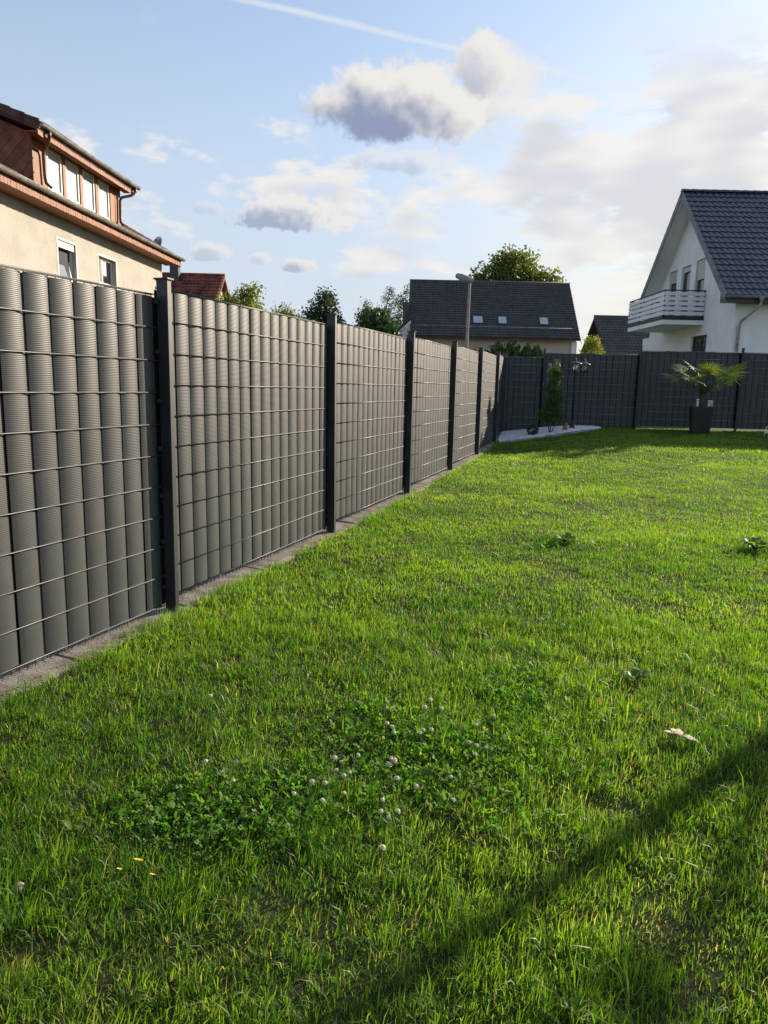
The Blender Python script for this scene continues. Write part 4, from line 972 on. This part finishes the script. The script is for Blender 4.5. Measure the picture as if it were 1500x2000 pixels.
# ------------------------------------------------------------------ garden corner objects
def conifer():
    x, y = 4.06, 17.8; T = thing('young_cypress', 'young feathery conifer in tiers on the white gravel', 'conifer', (x, y, gzf(x, y) + 0.03))
    tips = [((0.03, 0, 1.75), (0, 0, -0.05), 0.018, 0.006), ((-0.13, 0.05, 0.45), (-0.01, 0, -0.02), 0.012, 0.006), ((0.15, -.04, 0.42), (0.01, 0, -0.02), 0.012, 0.006)]
    limbs(T, (0, 0, 0), tips, .02, 3, 6, wob=0.03)
    cl = [(0.04, 0, 1.70, .05, .05, .10), (0.02, 0, 1.58, .10, .10, .08), (0.05, 0, 1.47, .14, .13, .08), (0.03, 0, 1.36, .15, .14, .07), (0.06, 0, 1.27, .13, .12, .06),
          (-0.14, 0, 1.12, .13, .12, .06), (0.0, 0, 1.06, .14, .14, .07), (0.14, 0, 1.10, .09, .1, .07), (0.12, 0.02, 0.97, .10, .1, .06),
          (-0.08, 0, 0.83, .17, .15, .08), (0.13, 0, 0.80, .13, .13, .09), (0.0, 0, 0.68, .20, .2, .09), (-0.14, 0, 0.52, .17, .17, .09), (0.14, 0, 0.55, .19, .18, .10), (0.0, 0, 0.40, .26, .22, .08), (0.2, 0, 0.40, .12, .12, .07), (-0.2, 0, .42, .1, .1, .06)]
    cl = [(a * 1.05, b, c, d * .82, e * .82, f * .8) for a, b, c, d, e, f in cl]
    leaves('foliage', T, 'cypress', cl, 3300, 0.115, 41, 0.16, clump=8, upright=0.6, shell=0.2, spread=0.9, yel=0.02)
conifer()
def box_ball():
    x, y = 3.62, 17.75; T = thing('box_ball', 'clipped dark green ball bush sitting on the white gravel', 'shrub', (x, y, gzf(x, y) + 0.03))
    m = MB(); m.tube([(0, 0, -.03), (0, 0, .12)], .015, 6); m.build('stem', 'bark', T)
    leaves('foliage', T, 'thuja', [(0, 0, .14, .135, .135, .125)], 1500, 0.03, 42, 0.6, clump=10, shell=0.85, spread=1.0)
box_ball()
def garden_lamp():
    x, y = 4.76, 18.45; z = gzf(x, y) + 0.06; T = thing('garden_lamp', 'black garden lamp post with two lanterns beside the conifer', 'lamp post', (x, y, z))
    m = MB(); m.lathe([(0.095, -.06), (0.095, 0.015), (0.07, 0.03), (0.055, 0.09), (0.035, 0.17), (0.03, 0.2)], seg=12); m.build('base', 'blackplastic', T)
    m = MB(); m.tube([(0, 0, 0.15), (0, 0, 0.9), (0, 0, 1.50), (0, 0, 1.62)], [0.022, 0.02, 0.018, 0.012], 8); m.lathe([(0.02, 0), (0.03, 0.02), (0.02, 0.04)], (0, 0, 1.0), 8); m.build('pole', 'blackplastic', T)
    for dx, dy, hz in ((-0.07, -0.24, 1.42), (0.27, 0.20, 1.42)):
        ln = math.hypot(dx, dy); m = MB()
        m.tube([(0, 0, 1.40), (dx * .3, dy * .3, 1.35), (dx * .75, dy * .75, 1.345), (dx, dy, 1.37), (dx, dy, 1.43)], 0.011, 7); m.build('arm', 'blackplastic', T)
        lan = MB().lathe([(0.025, 0.0), (0.06, 0.012), (0.075, 0.03), (0.072, 0.036)], seg=8)
        for k in range(6):
            a = k * math.pi / 3; lan.tube([(0.062 * math.cos(a), 0.062 * math.sin(a), 0.03), (0.085 * math.cos(a), 0.085 * math.sin(a), 0.20)], 0.006, 5)
        lo = lan.build('lantern', 'blackplastic', T, (dx, dy, hz))
        m = MB(); m.lathe([(0.15, 0.192), (0.148, 0.202), (0.10, 0.228), (0.04, 0.25), (0.014, 0.262)], seg=12); m.build('roof', 'lampdark', lo)
        m = MB(); m.lathe([(0.012, 0.262), (0.018, 0.28), (0.008, 0.30), (0.005, 0.345)], seg=7); m.build('finial', 'lampdark', lo)
        m = MB(); m.lathe([(0.054, 0.038), (0.074, 0.19)], seg=12); m.build('glass', 'clear', lo)
        m = MB(); m.lathe([(0.02, 0.04), (0.028, 0.08), (0.024, 0.13), (0.008, 0.15)], seg=8); m.build('bulb', 'lampgrey', lo)
garden_lamp()
def terracotta_figure():
    x, y = 4.50, 18.1; T = thing('terracotta_ornament', 'small orange terracotta ornament at the foot of the lamp', 'ornament', (x, y, gzf(x, y) + 0.05))
    m = MB(); m.lathe([(0.05, -.03), (0.07, 0.03), (0.062, 0.08), (0.04, 0.12), (0.028, 0.135)], seg=10); m.build('body', 'terracotta', T)
    m = MB(); m.lathe([(0.02, 0.13), (0.045, 0.155), (0.047, 0.18), (0.02, 0.205)], (0.012, -.015, 0), seg=10); m.build('head', 'terracotta', T)
terracotta_figure()
PX, PY = 7.78, 17.9
def palm():
    z = gzf(PX, PY)
    P = thing('planter', 'tall black tapered planter standing on the shaded lawn', 'planter', (PX, PY, z), rad(-14))
    m = MB(); b, t, h = 0.20, 0.255, 0.66
    ring = lambda s, z, c=0.012: [(-s + c, -s, z), (s - c, -s, z), (s, -s + c, z), (s, s - c, z), (s - c, s, z), (-s + c, s, z), (-s, s - c, z), (-s, -s + c, z)]
    vs = ring(b, 0) + ring(t, h) + ring(t - .025, h) + ring(t - .03, h - .06); fs = [tuple(range(7, -1, -1))]
    for q in range(3): fs += [(q * 8 + i, q * 8 + (i + 1) % 8, q * 8 + 8 + (i + 1) % 8, q * 8 + 8 + i) for i in range(8)]
    m.add(vs, fs); m.build('pot', 'blackplastic', P)
    m = MB(); m.box((-t + .035, -t + .035, h - .1), (t - .035, t - .035, h - .045)); m.build('soil', 'soil_dark', P)
    T = thing('fan_palm', 'fan palm with spreading fronds growing in the black planter', 'palm', (PX, PY, z + h - 0.05))
    m = MB(); m.lathe([(0.075, -.02), (0.062, 0.06), (0.066, 0.12), (0.056, 0.2), (0.06, 0.27), (0.048, 0.34), (0.025, 0.40)], seg=12); m.build('trunk', 'fibre', T)
    r = random.Random(12)
    specs = [(-172, 0.55, 0.50, .40), (-10, 0.62, 0.62, .42), (20, 0.60, 0.42, .42), (160, 0.45, 0.58, .38), (-95, 0.36, 0.55, .36), (-125, 0.42, 0.40, .38), (-60, 0.45, 0.38, .38), (60, 0.45, 0.55, .38), (110, 0.40, 0.52, .36), (-150, 0.50, 0.36, .36), (-30, 0.50, 0.48, .40), (-90, 0.2, 0.62, .34), (90, .25, .60, .34), (-178, .62, .34, .40), (5, .70, .50, .40), (-20, .36, .58, .38), (-160, .36, .60, .38), (-45, .30, .30, .34), (-135, .30, .28, .34)]
    for az, out, rise, fl in specs:
        a = rad(az + r.uniform(-8, 8)); d = Vector((math.cos(a), math.sin(a), 0)); hub = d * out + Vector((0, 0, 0.33 + rise))
        m = MB(); m.tube([(0, 0, 0.30), d * out * 0.35 + Vector((0, 0, 0.36 + rise * 0.55)), hub], [0.012, 0.008, 0.006], 5)
        fr = m.build('petiole', 'palm', T)
        co = []; tn = []; fdir = (d * 0.8 + Vector((0, 0, r.uniform(0.1, 0.5)))).normalized(); side = d.cross(Vector((0, 0, 1))); nrm = side.cross(fdir); tw = rad(r.choice((-1, 1)) * r.uniform(8, 45)); side, nrm = side * math.cos(tw) + nrm * math.sin(tw), nrm * math.cos(tw) - side * math.sin(tw)
        ns = 19
        for k in range(ns):
            th = rad(-105 + 210 * k / (ns - 1)); ln = fl * 1.15 * (0.72 + 0.28 * math.cos(th)) * r.uniform(.8, 1.15)
            dv = fdir * math.cos(th) + side * math.sin(th); dv.normalize(); bw = dv.cross(nrm).normalized() * 0.0115; dr = r.uniform(-.02, .10)
            mid_ = hub + dv * ln * .6 + nrm * 0.03; tip = hub + dv * ln * .97 + Vector((0, 0, -dr * ln))
            co += [hub - bw * .4, hub + bw * .4, mid_ + bw, mid_ - bw, tip + bw * .25, tip - bw * .25]; c = r.random(); tn += [(c, (0.9 if r.random() < .05 else 0), 0)] * 6
        co = np.array([tuple(v) for v in co]); q = (np.array([[0, 1, 2, 3], [3, 2, 4, 5]])[None] + (np.arange(ns) * 6)[:, None, None]).ravel()
        f = bulk('frond', co, q, np.full(ns * 2, 4), 'palm', np.array(tn), T)
    # three little clear solar lights in the pot
    for dx, dy, hh, lab in ((-0.17, -0.14, 0.17, 'single clear solar light in the planter left of the palm trunk'), (0.10, -0.17, 0.145, 'clear solar light right of the palm trunk, nearer the trunk'), (0.18, -0.12, 0.14, 'clear solar light at the right corner of the planter')):
        q = thing('solar_light', lab, 'garden light', (PX + dx, PY + dy, z + h - 0.05), group='solar lights in the planter')
        m = MB(); m.tube([(0, 0, -0.02), (0, 0, 0.06)], 0.007, 6); m.build('spike', 'zinc', q)
        m = MB(); m.lathe([(0.028, 0.06), (0.036, 0.075), (0.036, 0.06 + hh - .02), (0.03, 0.06 + hh)], seg=10); m.build('glass', 'clear', q)
        m = MB(); m.lathe([(0.039, 0.055 + hh), (0.039, 0.07 + hh), (0.01, 0.078 + hh)], seg=10); m.build('cap', 'whitepaint', q)
        m = MB(); m.lathe([(0.016, 0.07), (0.02, 0.10), (0.012, 0.03 + hh)], seg=8); m.build('core', 'whitepaint', q)
palm()
def white_frame():
    x, y = 9.45, 17.35; z = gzf(x, y); T = thing('garden_stool', 'white tubular metal stool frame on the grass at right edge', 'stool', (x, y, z))
    for yy in (-0.16, 0.20):
        m = MB(); pts = [(-0.24, yy, -0.02), (-0.225, yy, 0.16), (-0.19, yy, 0.235), (-0.12, yy, 0.27), (0.12, yy, 0.27), (0.19, yy, 0.235), (0.225, yy, 0.16), (0.24, yy, -0.02)]
        m.tube(pts, 0.012, 8); m.build('leg_hoop', 'whitepaint', T)
    for yy in (-0.16, 0.20):
        m = MB(); m.box((-0.232, yy - 0.011, 0.085), (0.232, yy + 0.011, 0.12)); m.build('crossbar', 'whitepaint', T)
    for k in range(4):
        m = MB(); m.box((-0.16 + k * 0.085, -0.18, 0.282), (-0.16 + k * 0.085 + 0.065, 0.22, 0.298)); m.build('seat_slat', 'whitepaint', T)
white_frame()

# ------------------------------------------------------------------ lawn: grass, clover, flowers, weeds
def lawn_ok(x, y, margin=0.0):
    bed = inpoly(x + (vnoise(x, y, 0.12, 51) - .5) * .16, y + (vnoise(x, y, 0.12, 52) - .62) * .2, BED)
    rear = np.interp(x, [p[0] for p in REAR], [p[1] for p in REAR])
    return (x > fence_x(y) + 0.030 + 0.085 * vnoise(y, x * 0, 0.30, 33) ** 1.3 + margin) & ~bed & (y < rear + 0.02)
def clover_field(x, y):
    c = np.maximum.reduce([1 - np.hypot((x - 0.22) / 0.72, (y - 2.85) / 0.62), 1 - np.hypot((x + 0.55) / 0.42, (y - 2.42) / 0.30), 0.8 - np.hypot((x - 0.75) / 0.5, (y - 3.3) / 0.6), 0.55 - np.hypot((x - 1.7) / 0.9, (y - 6.9) / 0.8)])
    return np.clip(c + (fbm(x, y, 0.25, 60) - 0.5) * 0.9, 0, 1)
def bare_field(x, y):
    spots = [(0.53, 2.22, .22, .13), (-0.28, 2.84, .22, .10), (1.22, 3.05, .22, .10), (0.62, 1.92, .14, .10), (-0.95, 1.75, .16, .12), (0.85, 1.85, .18, .10), (1.30, 3.55, .30, .12), (-0.35, 1.95, .16, .09), (0.95, 4.3, .4, .12), (0.9, 2.5, .16, .09), (0.1, 1.72, .2, .08)]
    b = np.maximum.reduce([1 - np.hypot((x - a) / w, (y - b_) / h) for a, b_, w, h in spots])
    thin = np.clip(fbm(x, y, 0.75, 120) - 0.60, 0, 1) * 4.0
    return np.clip(np.maximum(b * 0.75, thin * 0.35) + (fbm(x, y, 0.13, 70) - 0.5) * 1.3, 0, 1)
def grass_band(name, y0, y1, dens, hmin, hmax, w, seg3, seed, tint_bias=0.0, lean=0.55):
    r = np.random.RandomState(seed)
    # trapezoid a bit wider than the view
    xa = lambda y: np.maximum(fence_x(y) + 0.1, -0.66 * y - 0.5); xb = lambda y: np.minimum(0.70 * y + 0.9, 14.5)
    A = (y1 - y0) * max(xb(y1) - min(xa(y0), xa(y1)), 0); N = int(A * dens)
    y = r.uniform(y0, y1, N); x = r.uniform(min(xa(y0), xa(y1)), xb(y1), N)
    k = (x > xa(y)) & (x < xb(y)) & lawn_ok(x, y); x = x[k]; y = y[k]
    patch = fbm(x, y, 0.9, 80); tuft = fbm(x, y, 0.10, 90); fine = fbm(x, y, 0.32, 95)
    bare = bare_field(x, y); clov = clover_field(x, y)
    p = np.clip(0.30 + 1.1 * tuft + 0.3 * (fine - .5), 0, 1) * (1 - 0.58 * S(bare * 1.4)) * (1 - 0.55 * clov)
    k = r.rand(len(x)) < p; x = x[k]; y = y[k]; patch = patch[k]; tuft = tuft[k]; fine = fine[k]; bare = bare[k]; N = len(x)
    z = lawnz(x, y) - 0.004
    big = S((fbm(x, y, 1.6, 99) - 0.45) * 4)
    h = (hmin + (hmax - hmin) * r.rand(N) ** 1.6) * (0.62 + 0.75 * tuft) * (0.75 + 0.5 * fine) * (0.85 + 0.35 * big)
    h *= 1 - 0.45 * bare
    edge = np.exp(-np.clip(x - fence_x(y) - 0.12, 0, 9) / 0.10); h *= 1 + 0.5 * edge
    a = r.uniform(0, 2 * np.pi, N); ta = 2 * np.pi * vnoise(x, y, 0.13, 97) * 2; a = np.where(r.rand(N) < 0.55, ta + r.normal(0, .7, N), a)
    ln = np.abs(r.normal(lean, 0.32, N)); ln = np.clip(ln, 0.02, 1.7)
    ca, sa = np.cos(a), np.sin(a); fa = a + np.pi / 2 + r.normal(0, .5, N); wx, wy = np.cos(fa), np.sin(fa); ww = w * r.uniform(0.55, 1.35, N) * (1 + 0.5 * (r.rand(N) < .08))
    wx *= ww / 2; wy *= ww / 2
    def at(t):
        th = ln * t; return h * t * np.sin(th) , h * t * np.cos(th)
    d1, z1 = at(0.55); d2, z2 = at(1.0)
    t = np.zeros((N, 3)); dry = np.clip((1 - fine) * 1.7 - .72, 0, 1); 
    t[:, 0] = np.clip(0.12 + 0.85 * (patch - 0.30) * 1.9 + r.normal(0, .2, N) + tint_bias, 0, 1)
    t[:, 1] = np.where(r.rand(N) < 0.026 + 0.11 * dry + 0.38 * bare, r.uniform(0.35, 1, N), np.clip(r.normal(0.02, .06, N), 0, .3))
    if seg3:
        P = np.stack([np.stack([x - wx, y - wy, z], -1), np.stack([x + wx, y + wy, z], -1),
                      np.stack([x + ca * d1 + wx * .8, y + sa * d1 + wy * .8, z + z1], -1), np.stack([x + ca * d1 - wx * .8, y + sa * d1 - wy * .8, z + z1], -1),
                      np.stack([x + ca * d2, y + sa * d2, z + z2], -1)], 1).reshape(-1, 3)
        b = (np.arange(N) * 5)[:, None]; f = (b + np.array([[0, 1, 2, 3, 3, 2, 4]])).ravel(); per = np.tile([4, 3], N); tt = np.repeat(t, 5, axis=0)
    else:
        P = np.stack([np.stack([x - wx, y - wy, z], -1), np.stack([x + wx, y + wy, z], -1), np.stack([x + ca * d2, y + sa * d2, z + z2], -1)], 1).reshape(-1, 3)
        f = np.arange(N * 3); per = np.full(N, 3); tt = np.repeat(t, 3, axis=0)
    o = bulk(name, P, f, per, 'grass', tt); return tag(o, None, None, None, 'stuff'), N
def join_label(o, lab): o['label'] = lab; o['category'] = 'grass'
cnt = 0
for (nm, args, lab) in [
    ('grass', (0.35, 2.6, 18000, .030, .078, .0027, True, 201), 'tall near lawn blades in the foreground'),
    ('grass', (2.6, 4.6, 14000, .030, .070, .0029, True, 202), 'lawn blades around the clover patch'),
    ('grass', (4.6, 8.0, 7200, .030, .062, .0040, True, 203), 'lawn blades in the middle of the garden'),
    ('grass', (0.4, 4.2, 420, .085, .150, .0040, True, 206, 0.15, 0.95), 'long bent stray blades in the near lawn'),
    ('grass', (8.0, 13.0, 3600, .030, .058, .0068, False, 204, 0.08), 'sunlit lawn blades towards the back'),
    ('grass', (13.0, 19.55, 2200, .030, .060, .0100, False, 205, 0.12), 'lawn blades before the rear fence')]:
    o, n = grass_band(nm, *args); join_label(o, lab); cnt += n
print('blades', cnt)
def clover_patch():
    r = np.random.RandomState(77); N = 26000; x = r.uniform(-1.2, 3.0, N); y = r.uniform(1.9, 7.8, N); c = clover_field(x, y)
    k = (r.rand(N) < c * 1.1) & lawn_ok(x, y); x = x[k]; y = y[k]
    # denser sample close in
    N2 = 16000; x2 = r.uniform(-1.0, 1.3, N2); y2 = r.uniform(2.0, 3.8, N2); c2 = clover_field(x2, y2); k = r.rand(N2) < c2 * 1.1; x = np.append(x, x2[k]); y = np.append(y, y2[k]); N = len(x)
    z = lawnz(x, y) + r.uniform(0.018, 0.052, N); s = r.uniform(0.007, 0.0125, N); a = r.uniform(0, 6.28, N); tx = r.normal(0, .75, N); ty = r.normal(-.2, .75, N)
    P = []; 
    for q in range(3):
        b = a + q * 2.094; l = np.stack([np.cos(b), np.sin(b)], -1); w = np.stack([-np.sin(b), np.cos(b)], -1)
        for (u, v, up_) in ((0, 0, 0), (.95, .62, .12), (1.35, 0, .0), (.95, -.62, .12)):
            xy = l * (u * s)[:, None] + w * (v * s)[:, None]; P.append(np.stack([x + xy[:, 0], y + xy[:, 1], z + xy[:, 0] * tx + xy[:, 1] * ty + up_ * s], -1))
    P = np.stack(P, 1).reshape(-1, 3); t = np.zeros((N, 3)); t[:, 0] = r.rand(N); t[:, 1] = (r.rand(N) < .03) * .5
    o = bulk('clover_leaves', P, np.arange(N * 12), np.full(N * 3, 4), 'clover', np.repeat(t, 12, axis=0)); tag(o, 'low dark green clover leaves in the near lawn', 'clover', None, 'stuff')
clover_patch()
def ground_from_px(px, py):
    v = rt2 * ((px - 750) / 1400) - up2 * ((py - 1000) / 1400) + fw; Y = 3.0
    for _ in range(30):
        P = v * (Y / v.y); z = gzf(P.x, Y) + 0.05; Y = v.y * ((z - 1.45) / v.z)
    return v.x / v.y * Y, Y
# white clover heads, placed on the lawn where the photograph shows them (lawn coordinates)
FLOWERS = [(655,1480),(668,1482),(700,1472),(658,1503),(684,1510),(673,1520),(610,1525),(636,1530),(630,1562),(457,1527),(404,1497),(765,1478),(770,1487),(759,1490),(776,1520),(673,1552),(748,1567),(745,1587),(759,1595),(777,1588),(748,1655),(575,1555),(840,1370),(829,1385),(757,1413),(766,1420),(770,1430),(827,1427),(843,1428),(821,1437),(917,1450),(930,1420),(931,1458),(928,1475),(950,1460),(964,1398),(881,1518),(885,1560),(813,1536),(1070,1200),(1085,1215),(1100,1222),(1060,1210),(412,1368),(645,1188),(862,1385)]
def flowers():
    m = MB(); r = random.Random(5)
    prof = [(0.003, 0.0), (0.0075, 0.003), (0.0095, 0.008), (0.008, 0.013), (0.004, 0.0165), (0.0008, 0.0175)]
    m.lathe(prof, seg=8, smooth=False)
    for k in range(26):                                  # florets standing off the head
        a = k * 2.4; u = (k + .5) / 26; zz = 0.002 + 0.014 * u; rr = 0.0095 * math.sin(math.pi * (0.18 + 0.75 * u)) + .001
        c = Vector((math.cos(a) * rr, math.sin(a) * rr, zz)); d = Vector((math.cos(a), math.sin(a), (u - .35) * 1.8)).normalized(); s = d.cross(Vector((0, 0, 1))).normalized() * 0.0016
        m.add([c - s, c + s, c + d * 0.0045 + s * .5, c + d * 0.0045 - s * .5], [(0, 1, 2, 3)])
    hm = m.mesh('flower_head', 'petal')
    s = MB(); s.tube([(0, 0, -0.06), (0.002, 0.001, -0.03), (0, 0, 0.001)], 0.0011, 5); sm = s.mesh('stem', 'weed')
    for i, (px, py) in enumerate(FLOWERS):
        x, y = ground_from_px(px, py); z = float(lawnz(x, y)) + r.uniform(0.045, 0.062)
        t = thing('clover_flower', 'small cream white clover flower head standing in the lawn', 'clover flower', (x, y, z), r.uniform(0, 6), 'white clover flowers in the lawn')
        t.rotation_euler = (r.uniform(-.35, .35), r.uniform(-.35, .35), r.uniform(0, 6)); sc = r.uniform(0.62, 1.0); t.scale = (sc, sc, sc)
        link(bpy.data.objects.new('flower_head', hm), t); link(bpy.data.objects.new('stem', sm), t)
    m = MB()
    for k in range(11):
        a = k * 2 * math.pi / 11; d = Vector((math.cos(a), math.sin(a), 0.35)); w = Vector((-math.sin(a), math.cos(a), 0)) * 0.0022
        m.add([Vector((0, 0, 0)) - w * .5, Vector((0, 0, 0)) + w * .5, d * 0.010 + w, d * 0.0115, d * 0.010 - w], [(0, 1, 2, 3, 4)])
    m.lathe([(0.004, -.002), (0.0045, 0.002), (0.001, 0.005)], seg=8); ym = m.mesh('flower_head', 'yellow')
    for (px, py, lab) in ((270, 1680, 'largest yellow dandelion flower in the near left lawn'), (233, 1698, 'small yellow flower left of the largest dandelion'), (297, 1706, 'small yellow flower right of the largest dandelion')):
        x, y = ground_from_px(px, py); t = thing('yellow_flower', lab, 'flower', (x, y, float(lawnz(x, y)) + 0.045), 0, 'yellow flowers in the near lawn')
        k = 1.35 if 'largest' in lab and 'of' not in lab else 0.85; t.scale = (k, k, k); t.rotation_euler = (-.5, .2, 0)
        link(bpy.data.objects.new('flower_head', ym), t); link(bpy.data.objects.new('stem', sm), t)
flowers()
def weed(name, label, px, py, rad_, n, seed, lift=0.35, wid=0.22, mat='weed'):
    x, y = ground_from_px(px, py); r = random.Random(seed); T = thing(name, label, 'weed', (x, y, float(lawnz(x, y)) + 0.012), group='leafy weeds in the lawn')
    for k in range(n):
        a = k * 2.4 + r.uniform(-.3, .3); L = rad_ * r.uniform(.6, 1.1); d = Vector((math.cos(a), math.sin(a), 0)); s = Vector((-math.sin(a), math.cos(a), 0)); el = lift * r.uniform(.6, 1.6); co = []
        for i in range(5):
            u = i / 4; c = d * (L * u) + Vector((0, 0, el * L * math.sin(u * 2.2) + 0.01 * r.random())); w = wid * L * math.sin(math.pi * min(0.98, u * .9 + .08)) * r.uniform(.8, 1.2)
            co += [tuple(c - s * w + Vector((0, 0, w * .35))), tuple(c + Vector((0, 0, -0.0))), tuple(c + s * w + Vector((0, 0, w * .35)))]
        q = []
        for i in range(4): q += [i * 3, i * 3 + 1, i * 3 + 4, i * 3 + 3, i * 3 + 1, i * 3 + 2, i * 3 + 5, i * 3 + 4]
        t = r.random(); bulk('leaf', np.array(co), np.array(q), np.full(8, 4), mat, np.tile([t, 0.1 if r.random() < .2 else 0, 0], (15, 1)), T, True)
weed('leafy_weed', 'leafy weed rosette right of the lawn middle near the dry leaf', 1240, 1318, 0.10, 13, 1)
weed('leafy_weed', 'leafy weed rosette far out in the sunlit middle lawn', 1102, 1052, 0.16, 13, 2)
weed('leafy_weed', 'broad leafy weed at the right edge of the sunlit lawn', 1475, 1068, 0.20, 15, 3)
weed('leafy_weed', 'pale green weed near the bottom left corner of the lawn', 140, 1608, 0.05, 6, 4)
weed('leafy_weed', 'clump of dark clover-like weed left of the clover flowers', 350, 1565, 0.055, 12, 5)
weed('leafy_weed', 'small weed at the bottom middle of the near lawn', 1115, 1950, 0.045, 7, 6)
def dry_leaf():
    x, y = ground_from_px(1330, 1440); T = thing('dry_leaf', 'pale curled dry leaf lying on the grass at right', 'leaf', (x, y, float(lawnz(x, y)) + 0.042), rad(-35))
    for (cx, cy, L, W, a, cu) in ((-0.035, 0.012, 0.075, 0.034, 150, .004), (-0.03, -0.006, 0.085, 0.030, 188, .006), (0.035, -0.008, 0.075, 0.030, -12, .004), (-0.028, 0.03, .07, .026, 120, .005)):
        co = []; a = rad(a); d = Vector((math.cos(a), math.sin(a), 0)); s = Vector((-d.y, d.x, 0))
        for i in range(7):
            u = i / 6; w = W * .5 * math.sin(math.pi * min(.97, .1 + u * .88)); c = Vector((0.004, 0, 0)) + d * (L * u) + Vector((0, 0, cu * math.sin(u * 3) + .004 * math.sin(u * 9)))
            co += [c - s * w + Vector((0, 0, w * .7)), c, c + s * w + Vector((0, 0, w * .9))]
        m = MB(); m.add(co, [f for i in range(6) for f in ((i * 3, i * 3 + 1, i * 3 + 4, i * 3 + 3), (i * 3 + 1, i * 3 + 2, i * 3 + 5, i * 3 + 4))], True); o = m.build('lobe', 'dryleaf', T)
        so = o.modifiers.new('thick', 'SOLIDIFY'); so.thickness = 0.0012
dry_leaf()
def snail():
    x, y = ground_from_px(35, 1716); T = MB()
    pts = []; rs = []
    for k in range(26):
        a = k * 0.55; q = 0.011 * (1 - k / 30); pts.append((math.cos(a) * q, math.sin(a) * q, k * 0.00035)); rs.append(0.0075 * (1 - k / 28))
    T.tube(pts, rs, 8); o = T.build('snail_shell', 'shell', None, (x, y, float(lawnz(x, y)) + 0.02)); tag(o, 'small pale snail shell in the grass near the left edge', 'shell')
    o.rotation_euler = (rad(60), 0, rad(30))
snail()
